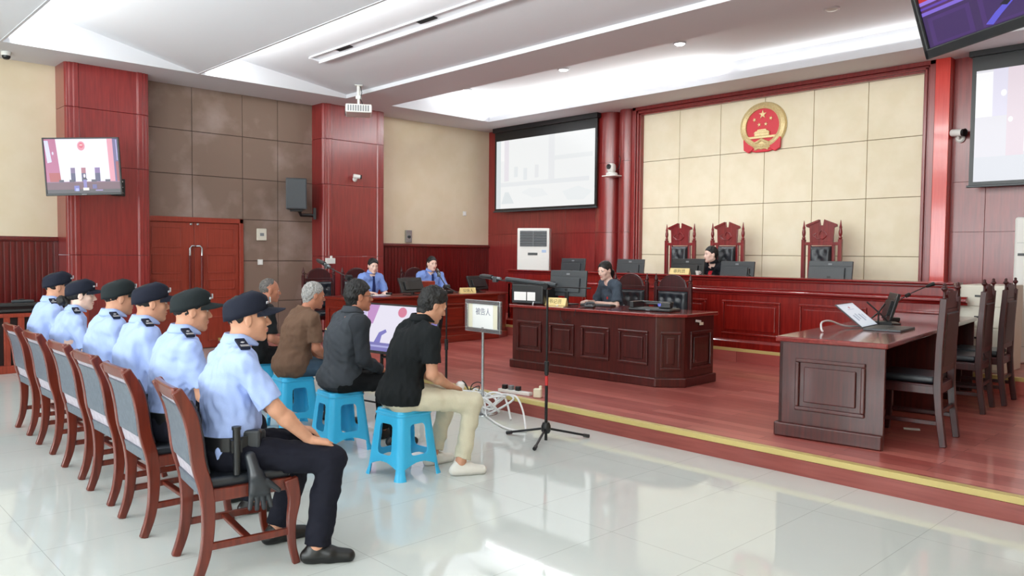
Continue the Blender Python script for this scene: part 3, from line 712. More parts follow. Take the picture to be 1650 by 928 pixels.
# judges' bench
def rails(t, m, name, items, bevel=0.004):
    for it in items: MB().cbox(*it).build(name, m, t, bevel=bevel)
def bench():
    t = thing('judges_bench', 'long raised mahogany bench with moulded ledge and panels below the emblem', 'bench', (0,0,0.3305))
    X0, X1 = -9.86, -2.82; yF = 9.32
    b = MB(); b.box(X0,X1,yF,yF+0.24,0,0.93); b.box(X0,X0+0.05,yF,10.15,0,0.80); b.box(X1-0.05,X1,yF,10.15,0,0.80); b.build('body', M['bench'], t, bevel=0.004)
    MB().box(X0,X1,yF+0.24,10.15,0.76,0.80).build('writing_surface', M['benchx'], t, bevel=0.006)
    prof = [(0,0),(0.03,0.0),(0.055,0.012),(0.055,0.03),(0.0,0.032),(-0.26,0.032),(-0.26,0)]
    b = MB(); b.rail(prof, (X0,yF,0.922), (X1,yF,0.922), (0,-1,0)); b.rail([(0,0),(0.02,0),(0.032,0.018),(0.0,0.02)], (X0,yF,0.89), (X1,yF,0.89), (0,-1,0)); b.build('bench_top', M['benchx'], t, bevel=0.005)
    prof = [(0,-0.05),(0.02,-0.045),(0.03,-0.02),(0.075,-0.005),(0.075,0.02),(0.06,0.03),(0.03,0.045),(0,0.05)]
    MB().rail(prof, (X0-0.03,yF,0.755), (X1+0.13,yF,0.755), (0,-1,0)).build('ledge', M['benchx'], t, bevel=0.004)
    prof = [(0,0),(0.045,0),(0.045,0.085),(0.03,0.10),(0.022,0.115),(0,0.12)]
    MB().rail(prof, (X0,yF,0), (X1,yF,0), (0,-1,0)).build('plinth', M['bench'], t, bevel=0.004)
    x = -5.658-1.08*4
    while x < X1-0.3:
        a, c = max(x, X0+0.06), min(x+0.83, X1-0.06)
        if c-a > 0.2: raised_panel(t, (a,yF), (c,yF), 0.175, 0.63, (0,-1), M['bench'])
        x += 1.08
bench()
t = thing('filing_cabinet', 'cream metal drawer cabinet at the right end of the judges bench', 'cabinet', (-2.60,9.62,0.3305))
MB().box(-0.2,0.24,-0.2,0.45,0,0.93).build('cabinet_body', M['cream'], t, bevel=0.006)
for k in range(4):
    d = MB().box(-0.19,0.23,-0.212,-0.2,0.03+k*0.225,0.24+k*0.225).build('drawer', M['cream'], t, bevel=0.004)
    MB().box(-0.05,0.08,-0.225,-0.212,0.13+k*0.225,0.15+k*0.225).build('drawer_handle', M['black'], d, bevel=0.003)
# standing air conditioners
def floor_ac(label, loc, rz, W, D, H, tall=False):
    t = thing('air_conditioner', label, 'air conditioner', loc, rz)
    MB().box(-W/2,W/2,-D/2,D/2,0,H).build('cabinet', M['wplastic'], t, bevel=0.018, seg=3)
    g = MB(); g.box(-W/2+0.05,W/2-0.05,-D/2-0.004,-D/2+0.002,H-0.34,H-0.05)
    gr = g.build('outlet', M['dgrey'], t)
    g = MB()
    for k in range(6): g.cbox((0,-D/2-0.008,H-0.07-k*0.05),(W-0.11,0.02,0.008),0,0,R(25))
    g.box(-0.006,0.006,-D/2-0.02,-D/2,H-0.34,H-0.05)
    g.build('louver', M['grey'], gr)
    MB().box(-0.1,0.08,-D/2-0.006,-D/2,H-0.50,H-0.455).build('display', M['black'], t, bevel=0.003)
    MB().box(0.16,0.24,-D/2-0.004,-D/2,H-0.45,H-0.40).build('energy_label', mat('pale_blue_label', rgb(170,190,220), 0.6), t)
    MB().box(-W/2+0.02,W/2-0.02,-D/2-0.003,-D/2,0.1,H-0.56).build('front_panel', M['wplastic'], t, bevel=0.002)
floor_ac('white standing air conditioner behind the left end of the judges bench', (-10.35,10.45,0.3305), R(38), 0.60, 0.36, 1.70)
t = thing('air_conditioner', 'tall white standing cabinet air conditioner at the right edge of the photo', 'air conditioner', (-2.26,10.75,0.3305), R(4))
MB().box(-0.33,0.33,-0.22,0.25,0,1.70).build('cabinet', M['wplastic'], t, bevel=0.03, seg=3)
MB().box(-0.29,0.29,-0.226,-0.22,1.25,1.28).build('display', M['black'], t, bevel=0.004)
b = MB(); b.box(-0.3,0.3,-0.224,-0.22,1.4,1.403); b.box(-0.3,0.3,-0.224,-0.22,0.2,0.203); b.build('seam', M['grey'], t)

# wooden railing at the left
t = thing('railing', 'wooden railing with upright slats and dark top rail at the left edge', 'railing', (-11.38,0,0))
b = MB(); b.box(-0.03,0.03,-0.6,3.1,0.0,0.10); b.box(-0.025,0.025,-0.6,3.1,0.70,0.75); b.build('frame', M['rail_wood'], t, bevel=0.005)
b = MB(); b.box(-0.12,0.03,-0.6,3.1,0.84,0.88); b.box(-0.05,0.03,-0.6,3.1,0.77,0.80); b.build('top_rail', mat('dark_rail', rgb(44,42,42), 0.35), t, bevel=0.006)
y = -0.5
while y < 3.05:
    MB().box(-0.015,0.02,y,y+0.07,0.10,0.70).build('slat', M['rail_wood'], t, bevel=0.004); y += 0.155
MB().box(-0.10,-0.06,-0.6,3.1,0,0.84).build('back_board', mat('dark_backing', rgb(40,14,12), 0.6), t)
MB().box(-0.03,0.03,3.02,3.10,0,0.82).build('post', M['rail_wood'], t, bevel=0.006)
for loc, lab in (((-11.43,2.35,0.8805), 'black desk microphone base on the railing behind the leftmost officer'), ((-11.43,2.98,0.8805), 'small black box on the right end of the railing')):
    t = thing('rail_box', lab, 'box', loc, R(90))
    b = MB(); b.prism([(-0.13,-0.05),(0.13,-0.05),(0.10,0.05),(-0.08,0.05)], 0, 0.035); b.build('case', M['dgrey'], t, bevel=0.012)
    b = MB(); b.box(-0.03,0.03,-0.03,0.02,0.035,0.045); b.build('button', M['black'], t, bevel=0.004)

# ---------------------------------------------------------------- chairs
def sideprof(b, pts, w, x, t):
    """ribbon in the YZ plane: centre line pts with widths w, thickness t at x"""
    n = len(pts); L_, R_ = [], []
    for i, (y, z) in enumerate(pts):
        a = pts[max(i-1,0)]; c = pts[min(i+1,n-1)]; dy, dz = c[0]-a[0], c[1]-a[1]; l = math.hypot(dy,dz) or 1
        ny, nz = dz/l, -dy/l; ww = w[i]/2
        L_.append((y-ny*ww, z-nz*ww)); R_.append((y+ny*ww, z+nz*ww))
    vs = [(x-t/2,y,z) for y,z in L_]+[(x-t/2,y,z) for y,z in R_]+[(x+t/2,y,z) for y,z in L_]+[(x+t/2,y,z) for y,z in R_]
    fs = []
    for i in range(n-1):
        fs += [(i,i+1,n+i+1,n+i),(2*n+i,3*n+i,3*n+i+1,2*n+i+1),(i,2*n+i,2*n+i+1,i+1),(n+i,n+i+1,3*n+i+1,3*n+i)]
    fs += [(0,n,3*n,2*n),(n-1,3*n-1,4*n-1,2*n-1)]
    b.add(vs, fs)
def spline(pts, m=6):
    out = []
    P = [pts[0]]+list(pts)+[pts[-1]]
    for i in range(1, len(P)-2):
        for k in range(m):
            t = k/m; a, b_, c, d = P[i-1], P[i], P[i+1], P[i+2]
            out.append(tuple(0.5*((2*b_[j])+(-a[j]+c[j])*t+(2*a[j]-5*b_[j]+4*c[j]-d[j])*t*t+(-a[j]+3*b_[j]-3*c[j]+d[j])*t**3) for j in range(len(b_))))
    out.append(tuple(pts[-1])); return out
def conference_chair(label, loc, rz):
    t = thing('conference_chair', label, 'chair', loc, rz, 'row of conference chairs with slate grey backs')
    post = [(-0.045,0.0,0.042),(-0.005,0.12,0.05),(0.012,0.27,0.058),(0.005,0.42,0.066),(-0.03,0.56,0.064),(-0.045,0.68,0.064),(-0.07,0.80,0.064),(-0.125,0.915,0.05)]
    pp = spline(post, 4)
    for sx in (-1, 1):
        b = MB(); sideprof(b, [(p[0],p[1]) for p in pp], [p[2] for p in pp], sx*0.205, 0.034)
        b.build('rear_post', M['chair_wood'], t, smooth=True, angle=40, bevel=0.006)
        b = MB(); fl = spline([(0.43,0.0,0.036),(0.408,0.10,0.036),(0.405,0.22,0.044),(0.42,0.33,0.06),(0.40,0.43,0.07)], 4)
        sideprof(b, [(p[0],p[1]) for p in fl], [p[2] for p in fl], sx*0.22, 0.036); b.build('front_leg', M['chair_wood'], t, smooth=True, angle=40, bevel=0.006)
        b = MB(); rails(t, M['chair_wood'], 'side_rail', [((sx*0.205,0.20,0.405),(0.03,0.42,0.06)), ((sx*0.21,0.20,0.165),(0.022,0.40,0.035))], 0.005)
    rails(t, M['chair_wood'], 'cross_rail', [((0,0.40,0.405),(0.42,0.028,0.06)), ((0,0.2,0.165),(0.40,0.035,0.022))], 0.005)
    b = MB(); pts = [(-0.19,-0.098,0.865),(0.19,-0.098,0.865)]
    for k in range(9):
        pass
    b.add([(x, -0.115-0.012*math.cos(x*7)+dy, z) for x in (-0.19,-0.1,0,0.1,0.19) for dy, z in ((-0.012,0.865),(0.02,0.86),(0.01,0.925),(-0.022,0.925))],
          [(i*4+a, i*4+(a+1)%4, i*4+4+(a+1)%4, i*4+4+a) for i in range(4) for a in range(4)]+[(3,2,1,0),(16,17,18,19)])
    b.build('top_rail', M['chair_wood'], t, bevel=0.008, smooth=True, angle=40)
    # upholstered back: slate rear, black front, pale lining round it
    def slab(z0, z1, y_off, th, inset, m, name, n=8):
        b = MB(); zz = [z0+(z1-z0)*i/n for i in range(n+1)]
        def yc(z):
            for a, c in zip(pp[:-1], pp[1:]):
                if a[1] <= z <= c[1]: return a[0]+(c[0]-a[0])*(z-a[1])/(c[1]-a[1]+1e-9)
            return pp[-1][0]
        vs = []
        for z in zz:
            y = yc(z)+y_off
            vs += [(-0.188+inset,y-th/2,z),(0.188-inset,y-th/2,z),(0.188-inset,y+th/2,z),(-0.188+inset,y+th/2,z)]
        fs = [(i*4+a, i*4+(a+1)%4, i*4+4+(a+1)%4, i*4+4+a) for i in range(n) for a in range(4)]+[(0,3,2,1),(n*4,n*4+1,n*4+2,n*4+3)]
        b.add(vs, fs); return b.build(name, m, t, smooth=True, angle=40, bevel=0.006)
    slab(0.40, 0.86, -0.004, 0.03, 0.0, M['stitch'], 'back_lining')
    slab(0.545, 0.835, -0.021, 0.018, 0.02, M['leather_g'], 'back_cover')
    slab(0.405, 0.47, -0.021, 0.018, 0.02, M['leather_g'], 'lower_back_cover', 2)
    slab(0.50, 0.86, 0.026, 0.045, 0.004, M['leather'], 'backrest')
    b = MB(); b.cbox((0,0.205,0.455),(0.40,0.42,0.055)); b.build('seat', M['leather'], t, bevel=0.024, seg=4)
    return t
def tuft(b, cx, cy, cz, r=0.012):
    b.M = Matrix.Translation((cx,cy,cz)) @ Matrix.Rotation(R(90),4,'X'); b.lathe([(0,0),(r,0),(r*0.6,r*0.6),(0,r*0.7)], n=10); b.M = None
def tufted_back(t, W, z0, z1, y, rows, name='backrest'):
    """leather pad with dimples and buttons facing +y"""
    nx, nz = 25, 31; b = MB(); vs = []; but = []
    for r in range(rows):
        n = 2 if r % 2 == 0 else 1
        if W > 0.36: n = 3 if r % 2 == 0 else 2
        for k in range(n): but.append(((k-(n-1)/2)*W/(n+0.6), z1-(r+0.8)*(z1-z0)/(rows+0.6)))
    for j in range(nz):
        for i in range(nx):
            x = (i/(nx-1)-0.5)*W; z = z0+(z1-z0)*j/(nz-1)
            e = min(1, min(i, nx-1-i)/2.5, min(j, nz-1-j)/2.5); d = 0.045*(1-(1-e)**2)
            for bx, bz in but: d -= 0.028*math.exp(-((x-bx)**2+(z-bz)**2)/(2*0.026**2))
            vs.append((x, y+d, z))
    fs = [(j*nx+i, j*nx+i+1, (j+1)*nx+i+1, (j+1)*nx+i) for j in range(nz-1) for i in range(nx-1)]
    n = len(vs); vs += [(-W/2,y-0.02,z0),(W/2,y-0.02,z0),(W/2,y-0.02,z1),(-W/2,y-0.02,z1)]
    fs.append((n,n+3,n+2,n+1)); b.add(vs, fs)
    o = b.build(name, M['leather'], t, smooth='all')
    b = MB()
    for bx, bz in but: tuft(b, bx, y+0.022, bz)
    b.build('button', M['black'], o, smooth=True)
    return o
def finial_prof(z): return [(0.0,z),(0.018,z),(0.024,z+0.012),(0.014,z+0.022),(0.024,z+0.04),(0.02,z+0.065),(0.011,z+0.09),(0.005,z+0.12),(0,z+0.125)]
def throne(label, loc, rz=R(180)):
    t = thing('judge_chair', label, 'chair', loc, rz, 'high-backed carved chairs behind the judges bench')
    W = 0.26
    for sx in (-1, 1):
        b = MB(); b.cbox((sx*W,-0.22,0.73),(0.05,0.05,1.46)); b.lathe([(0.0,1.46),(0.02,1.46),(0.026,1.48),(0.016,1.50),(0.024,1.53),(0.026,1.56),(0.017,1.61),(0.022,1.62),(0.017,1.635),(0.012,1.66),(0.006,1.71),(0,1.73)], (sx*W,-0.22,0), 14)
        b.build('rear_post', M['throne'], t, smooth=True, angle=40, bevel=0.004)
        b = MB(); b.cbox((sx*0.17,-0.22,0.97),(0.04,0.035,0.86)); b.build('inner_stile', M['throne'], t, bevel=0.005)
        b = MB(); b.cbox((sx*W,0.24,0.33),(0.055,0.055,0.66)); b.build('front_leg', M['throne'], t, bevel=0.006)
        b = MB(); b.cbox((sx*W,0.02,0.68),(0.06,0.52,0.035)); b.build('armrest', M['throne'], t, bevel=0.012)
    rails(t, M['throne'], 'cross_rail', [((0,-0.22,1.40),(0.52,0.04,0.045)), ((0,-0.22,0.56),(0.52,0.035,0.05)), ((0,0,0.40),(0.52,0.46,0.06))], 0.005)
    # broken pediment crest
    crest = [(-0.165,1.42),(0.165,1.42),(0.175,1.62),(0.22,1.635),(0.21,1.66),(0.045,1.725),(0.03,1.735),(0.018,1.655),(-0.018,1.655),(-0.03,1.735),(-0.045,1.725),(-0.21,1.66),(-0.22,1.635),(-0.175,1.62)]
    b = MB(); b.extr(crest, (0,-0.235,0),(1,0,0),(0,0,1),(0,0.03,0)); cr = b.build('crest', M['throne'], t, bevel=0.004)
    b = MB()
    for sx in (-1, 1): b.extr([(sx*0.215,1.635),(sx*0.035,1.71),(sx*0.04,1.735),(sx*0.225,1.665)], (0,-0.21,0),(1,0,0),(0,0,1),(0,0.02,0))
    for k in range(7):
        a = k*0.9; b.tube([(0.09*math.cos(a)*(k/7+0.3), -0.203, 1.525+0.06*math.sin(a)*(k/7+0.4)), (0.10*math.cos(a+0.8)*(k/7+0.35), -0.199, 1.525+0.065*math.sin(a+0.8)), (0.08*math.cos(a+1.5), -0.203, 1.525+0.05*math.sin(a+1.5))], 0.007, 6)
    b.build('carving', M['throne'], cr, smooth=True)
    tufted_back(t, 0.29, 0.60, 1.36, -0.20, 7)
    MB().cbox((0,-0.235,0.98),(0.30,0.02,0.78)).build('back_board', M['throne'], t)
    MB().cbox((0,0.0,0.46),(0.46,0.46,0.08)).build('seat', M['leather'], t, bevel=0.03, seg=4)
    return t
def arched_chair(label, loc, rz, group):
    t = thing('arched_chair', label, 'chair', loc, rz, group)
    W = 0.265
    for sx in (-1, 1):
        b = MB(); b.cbox((sx*W,-0.2,0.52),(0.042,0.042,1.04)); b.lathe(finial_prof(1.04), (sx*W,-0.2,0), 12); b.build('rear_post', M['dark_chair'], t, smooth=True, angle=40, bevel=0.004)
        MB().cbox((sx*0.24,0.22,0.22),(0.045,0.045,0.44)).build('front_leg', M['dark_chair'], t, bevel=0.005)
    arch = [(-0.20,0.985)]+[(0.20*math.cos(math.pi-math.pi*i/16), 0.985+0.15*math.sin(math.pi*i/16)) for i in range(1,16)]+[(0.20,0.985)]
    b = MB(); b.extr(arch, (0,-0.21,0),(1,0,0),(0,0,1),(0,0.022,0)); b.build('arched_crest', M['dark_chair'], t, bevel=0.003)
    b = MB(); b.tube([(0.205*math.cos(math.pi-math.pi*i/18), -0.2, 0.985+0.158*math.sin(math.pi*i/18)) for i in range(19)], 0.011, 8); b.tube([(-0.255,-0.2,1.0),(-0.23,-0.2,1.07),(-0.19,-0.2,1.05)], 0.009, 6); b.tube([(0.255,-0.2,1.0),(0.23,-0.2,1.07),(0.19,-0.2,1.05)], 0.009, 6)
    b.build('crest_moulding', M['dark_chair'], t, smooth=True)
    rails(t, M['dark_chair'], 'cross_rail', [((0,-0.2,0.97),(0.5,0.035,0.045)), ((0,-0.2,0.50),(0.5,0.03,0.04)), ((0,0.01,0.40),(0.48,0.44,0.055)), ((0,0.02,0.18),(0.46,0.025,0.03))])
    tufted_back(t, 0.45, 0.53, 0.94, -0.195, 3)
    MB().cbox((0,-0.21,0.73),(0.46,0.015,0.42)).build('back_board', M['dark_chair'], t)
    MB().cbox((0,0.02,0.455),(0.46,0.43,0.06)).build('seat', M['leather'], t, bevel=0.022, seg=4)
    return t
def carved_chair(label, loc, rz):
    t = thing('carved_chair', label, 'chair', loc, rz, 'dark carved chairs behind the long desk at the right')
    for sx in (-1, 1):
        b = MB(); sideprof(b, [(-0.275,0.0),(-0.24,0.25),(-0.225,0.44),(-0.23,0.75),(-0.25,1.10)], [0.045,0.05,0.055,0.05,0.045], sx*0.225, 0.045)
        b.lathe([(0.0,1.09),(0.014,1.10),(0.009,1.115),(0.009,1.15),(0.022,1.165),(0.024,1.175),(0.01,1.19),(0.014,1.205),(0,1.215)], (sx*0.225,-0.250,0), 12)
        b.build('rear_post', M['dark_chair'], t, smooth=True, angle=40, bevel=0.004)
        b = MB(); sideprof(b, [(0.23,0.0),(0.215,0.2),(0.22,0.44)], [0.038,0.042,0.05], sx*0.225, 0.045); b.build('front_leg', M['dark_chair'], t, bevel=0.004)
        rails(t, M['dark_chair'], 'side_rail', [((sx*0.225,-0.01,0.415),(0.035,0.46,0.06)), ((sx*0.225,-0.01,0.17),(0.022,0.46,0.032))])
    crest = [(-0.205,1.02),(0.205,1.02),(0.205,1.06),(0.15,1.065),(0.13,1.10),(0.16,1.125),(0.11,1.15),(0.06,1.145),(0.03,1.165),(-0.03,1.165),(-0.06,1.145),(-0.11,1.15),(-0.16,1.125),(-0.13,1.10),(-0.15,1.065),(-0.205,1.06)]
    b = MB(); b.extr(crest, (0,-0.258,0),(1,0,0),(0,0,1),(0,0.025,0)); b.build('crest', M['dark_chair'], t, bevel=0.004)
    rails(t, M['dark_chair'], 'cross_rail', [((0,-0.243,1.0),(0.43,0.03,0.035)), ((0,-0.232,0.56),(0.43,0.03,0.045)), ((0,0.21,0.415),(0.43,0.03,0.06)), ((0,-0.225,0.415),(0.43,0.03,0.06)), ((0,-0.24,0.25),(0.43,0.022,0.03)), ((0,0.0,0.445),(0.47,0.47,0.02))])
    b = MB(); b.cbox((0,-0.245,0.785),(0.40,0.035,0.41),0,0,R(3)); b.build('backrest', mat('dark_brown_leather', rgb(40,20,20), 0.4), t, bevel=0.01)
    MB().cbox((0,0.01,0.485),(0.42,0.42,0.055)).build('seat', M['leather'], t, bevel=0.022, seg=4)
    return t
CH = [(-3.80,1.495,R(-8),'conference chair nearest the camera, under the officer with the equipment belt'),
      (-4.585,1.50,R(-2),'second conference chair from the camera'),
      (-5.275,1.53,0,'third conference chair from the camera, with a small white sticker on its post'),
      (-5.99,1.56,0,'fourth conference chair from the camera'),
      (-6.85,1.59,0,'conference chair under the woman officer with the ponytail'),
      (-7.656,1.61,0,'conference chair farthest from the camera, beside the railing')]
for x, y, rz, lab in CH: conference_chair(lab, (x, y, 0), rz)
tag(MB().cbox((-5.275+0.205,1.47,0.79),(0.03,0.004,0.04),0,0,R(10)).build('sticker', M['paper']), 'small white sticker on the post of a conference chair', 'sticker')
throne('tall carved judge chair at the left, empty behind the large black monitor', (-7.235,10.40,0.3305))
throne('tall carved judge chair in the middle, with the judge sitting in it', (-6.385,10.40,0.3305))
throne('tall carved judge chair at the right, empty', (-4.915,10.40,0.3305))
arched_chair('arched dark chair behind the woman clerk in grey', (-6.53,8.25,0.1505), R(180), 'arched chairs behind the clerk desk')
arched_chair('empty arched dark chair right of the woman clerk', (-5.89,8.30,0.1505), R(180), 'arched chairs behind the clerk desk')
arched_chair('empty arched dark chair at the left end of the prosecution desk', (-10.80,6.30,0.1505), R(-90), 'arched chairs behind the prosecution desk')
arched_chair('arched dark chair behind the woman prosecutor', (-10.80,6.99,0.1505), R(-90), 'arched chairs behind the prosecution desk')
arched_chair('arched dark chair behind the man prosecutor', (-10.80,8.15,0.1505), R(-90), 'arched chairs behind the prosecution desk')
carved_chair('dark carved chair nearest the camera at the right desk, pale sheen on its seat', (-2.24,6.47,0.1505), R(96))
carved_chair('dark carved chair in the middle of the three at the right desk', (-2.42,8.08,0.1505), R(96))
carved_chair('dark carved chair farthest from the camera at the right desk', (-2.40,8.70,0.1505), R(94))
# ================================================================ SMOOTH SHAPES (distance fields turned into one mesh)
class Field:
    def __init__(s, lo, hi, h):
        s.lo = np.array(lo, np.float32); s.h = h
        s.n = np.ceil((np.array(hi)-np.array(lo))/h).astype(int)+1
        s.D = np.full(s.n, 0.5, np.float32)
        s.ax = [s.lo[i]+h*np.arange(s.n[i], dtype=np.float32) for i in range(3)]
    def sub(s, lo, hi, pad):
        sl = []
        for i in range(3):
            a = max(0, int(math.floor((lo[i]-pad-s.lo[i])/s.h))); c = min(s.n[i], int(math.ceil((hi[i]+pad-s.lo[i])/s.h))+1)
            if c <= a: return None
            sl.append(slice(a, c))
        X, Y, Z = s.ax[0][sl[0]][:,None,None], s.ax[1][sl[1]][None,:,None], s.ax[2][sl[2]][None,None,:]
        return tuple(sl), X, Y, Z
    def mix(s, sl, d, k, op):
        a = s.D[sl]
        if op == 'add':
            if k > 0:
                hh = np.clip(0.5+0.5*(a-d)/k, 0, 1); s.D[sl] = a*(1-hh)+d*hh-k*hh*(1-hh)
            else: s.D[sl] = np.minimum(a, d)
        else:
            d = -d
            if k > 0:
                hh = np.clip(0.5-0.5*(a-d)/k, 0, 1); s.D[sl] = a*(1-hh)+d*hh+k*hh*(1-hh)
            else: s.D[sl] = np.maximum(a, d)
    def cap(s, a, b, r1, r2, k=0.02, op='add', cut=None):
        a = np.array(a, np.float32); b = np.array(b, np.float32); r = max(r1, r2)
        q = s.sub(np.minimum(a,b)-r, np.maximum(a,b)+r, k+2*s.h)
        if q is None: return
        sl, X, Y, Z = q; ba = b-a; l2 = float(ba@ba)+1e-12
        px, py, pz = X-a[0], Y-a[1], Z-a[2]
        t = np.clip((px*ba[0]+py*ba[1]+pz*ba[2])/l2, 0, 1)
        d = np.sqrt((px-t*ba[0])**2+(py-t*ba[1])**2+(pz-t*ba[2])**2)-(r1+(r2-r1)*t)
        if cut is not None:   # flat end at fraction cut
            l = math.sqrt(l2); d = np.maximum(d, (px*ba[0]+py*ba[1]+pz*ba[2])/l-cut*l)
        s.mix(sl, d.astype(np.float32), k, op)
    def ell(s, c, r, k=0.02, op='add', M3=None):
        c = np.array(c, np.float32); r = np.array(r, np.float32); m = float(max(r))
        q = s.sub(c-m if M3 is not None else c-r, c+m if M3 is not None else c+r, k+2*s.h)
        if q is None: return
        sl, X, Y, Z = q; px, py, pz = X-c[0], Y-c[1], Z-c[2]
        if M3 is not None:
            A = np.array(M3, np.float32)
            px, py, pz = (A[0,0]*px+A[1,0]*py+A[2,0]*pz, A[0,1]*px+A[1,1]*py+A[2,1]*pz, A[0,2]*px+A[1,2]*py+A[2,2]*pz)
        k0 = np.sqrt((px/r[0])**2+(py/r[1])**2+(pz/r[2])**2); k1 = np.sqrt((px/r[0]**2)**2+(py/r[1]**2)**2+(pz/r[2]**2)**2)+1e-6
        s.mix(sl, (k0*(k0-1)/k1).astype(np.float32), k, op)
    def plane(s, nrm, off):
        """keep the side where n.p < off"""
        d = nrm[0]*s.ax[0][:,None,None]+nrm[1]*s.ax[1][None,:,None]+nrm[2]*s.ax[2][None,None,:]-off
        s.D = np.maximum(s.D, d.astype(np.float32))
    def wrinkle(s, amp, freq, seed, stretch=(1,1,1)):
        rs = np.random.RandomState(seed); W = 0
        for i in range(9):
            v = rs.normal(size=3)*np.array(stretch); v = v/np.linalg.norm(v)*freq*rs.uniform(0.6, 1.9); ph = rs.uniform(0, 6.28)
            W = W+np.sin(v[0]*s.ax[0][:,None,None]+v[1]*s.ax[1][None,:,None]+v[2]*s.ax[2][None,None,:]+ph)
        s.D += (amp/3*W).astype(np.float32)
    def mesh(s, name, mats, parent=None, matfn=None):
        D = s.D; D[0,:,:]=D[-1,:,:]=0.5; D[:,0,:]=D[:,-1,:]=0.5; D[:,:,0]=D[:,:,-1]=0.5
        I = D < 0; n = s.n-1
        cnt = np.zeros(n, np.uint8)
        for a in (0,1):
            for b_ in (0,1):
                for c in (0,1): cnt += I[a:a+n[0], b_:b_+n[1], c:c+n[2]]
        act = (cnt > 0) & (cnt < 8); idx = np.argwhere(act)
        pos = np.zeros((len(idx),3), np.float32); num = np.zeros(len(idx), np.float32)
        cs = [(a,b_,c) for a in (0,1) for b_ in (0,1) for c in (0,1)]
        for A in cs:
            for B in cs:
                if sum(B)-sum(A) == 1 and sum(abs(x-y) for x,y in zip(A,B)) == 1:
                    da = D[idx[:,0]+A[0], idx[:,1]+A[1], idx[:,2]+A[2]]; db = D[idx[:,0]+B[0], idx[:,1]+B[1], idx[:,2]+B[2]]
                    cr = (da<0) != (db<0); t = np.where(cr, da/(da-db+1e-12), 0)
                    pos += np.where(cr, 1, 0)[:,None]*(np.array(A)+t[:,None]*(np.array(B)-np.array(A))); num += cr
        pos = pos/num[:,None]
        ids = np.full(n, -1, np.int32); ids[idx[:,0],idx[:,1],idx[:,2]] = np.arange(len(idx))
        V = s.lo+(idx+pos)*s.h; F = []
        for ax in range(3):
            sa = [slice(1,n[i]) for i in range(3)]; sb = list(sa)
            sa[ax] = slice(0, n[ax]); sb[ax] = slice(1, n[ax]+1)
            a = I[tuple(sa)]; b_ = I[tuple(sb)]
            e = np.argwhere(a != b_)
            if not len(e): continue
            flip = a[e[:,0],e[:,1],e[:,2]]
            e = e+1; e[:,ax] -= 1
            u, v = [(1,2),(2,0),(0,1)][ax]
            def cell(du, dv):
                q = e.copy(); q[:,u] += du; q[:,v] += dv
                return ids[q[:,0],q[:,1],q[:,2]]
            q = np.stack([cell(-1,-1), cell(0,-1), cell(0,0), cell(-1,0)], 1)
            q[~flip] = q[~flip][:, ::-1]
            F.append(q)
        F = np.concatenate(F); F = F[(F >= 0).all(1)]
        me = bpy.data.meshes.new(name)
        me.vertices.add(len(V)); me.vertices.foreach_set('co', V.astype(np.float32).ravel())
        me.loops.add(len(F)*4); me.loops.foreach_set('vertex_index', F.ravel().astype(np.int32))
        me.polygons.add(len(F)); me.polygons.foreach_set('loop_start', np.arange(0, len(F)*4, 4, dtype=np.int32))
        me.polygons.foreach_set('use_smooth', np.ones(len(F), bool))
        for m in (mats if isinstance(mats, (list,tuple)) else [mats]): me.materials.append(m)
        if matfn is not None: me.polygons.foreach_set('material_index', matfn(V[F].mean(1)).astype(np.int32))
        me.update(calc_edges=True)
        o = bpy.data.objects.new(name, me); COL.objects.link(o)
        if parent: o.parent = parent
        return o

# ---------------------------------------------------------------- plastic stools
def stool_mesh():
    H = 0.465; f = Field((-0.25,-0.25,-0.01), (0.25,0.25,0.49), 0.005)
    X, Y, Z = f.ax[0][:,None,None], f.ax[1][None,:,None], f.ax[2][None,None,:]
    hw = 0.192-0.050*(Z/H)                        # half width grows towards the floor
    hw = hw+0.008*np.clip(1-Z/0.05, 0, 1)          # flared feet
    rc = 0.045
    def rbox(hw_): 
        qx, qy = np.abs(X)-(hw_-rc), np.abs(Y)-(hw_-rc)
        return np.sqrt(np.maximum(qx,0)**2+np.maximum(qy,0)**2)+np.minimum(np.maximum(qx,qy),0)-rc
    outer = np.maximum(rbox(hw), Z-H); inner = np.maximum(rbox(hw-0.009), Z-(H-0.012))
    d = np.maximum(outer, -inner)
    def openings(A, B):
        # A runs along the side, B across it: tall windows, low arch between the feet
        w1 = 0.062+0.02*(0.40-Z)/0.4
        win = np.sqrt(np.maximum(np.abs(A)-(w1-0.03),0)**2+np.maximum(np.abs(Z-0.265)-(0.105-0.03),0)**2)-0.03
        arch = np.sqrt((A/1.0)**2+((Z-0.0)/0.8)**2)-0.115+0*Z
        arch = np.maximum(np.abs(A)-0.135, Z-0.075-0.035*np.cos(np.clip(A/0.135,-1,1)*1.57))
        keep = 0.10-np.abs(B)                      # only near that pair of sides
        return np.maximum(np.minimum(win, arch), keep)
    d = np.maximum(d, -openings(X, Y)); d = np.maximum(d, -openings(Y, X))
    # pressed grooves on the corner legs
    for sx in (-1,1):
        for sy in (-1,1):
            g = np.sqrt((X-sx*(hw-0.004))**2+(Y-sy*(hw-0.004))**2)
    d = d.astype(np.float32)
    # rim under the seat and small hole in it
    rim = np.maximum(np.abs(rbox(hw+0.002))-0.006, np.abs(Z-(H-0.03))-0.006)
    d = np.minimum(d, rim)
    d = np.maximum(d, -(np.maximum(np.sqrt(X**2+Y**2)-0.014, Z-1)))
    f.D = d.astype(np.float32)
    return f
_sf = stool_mesh()
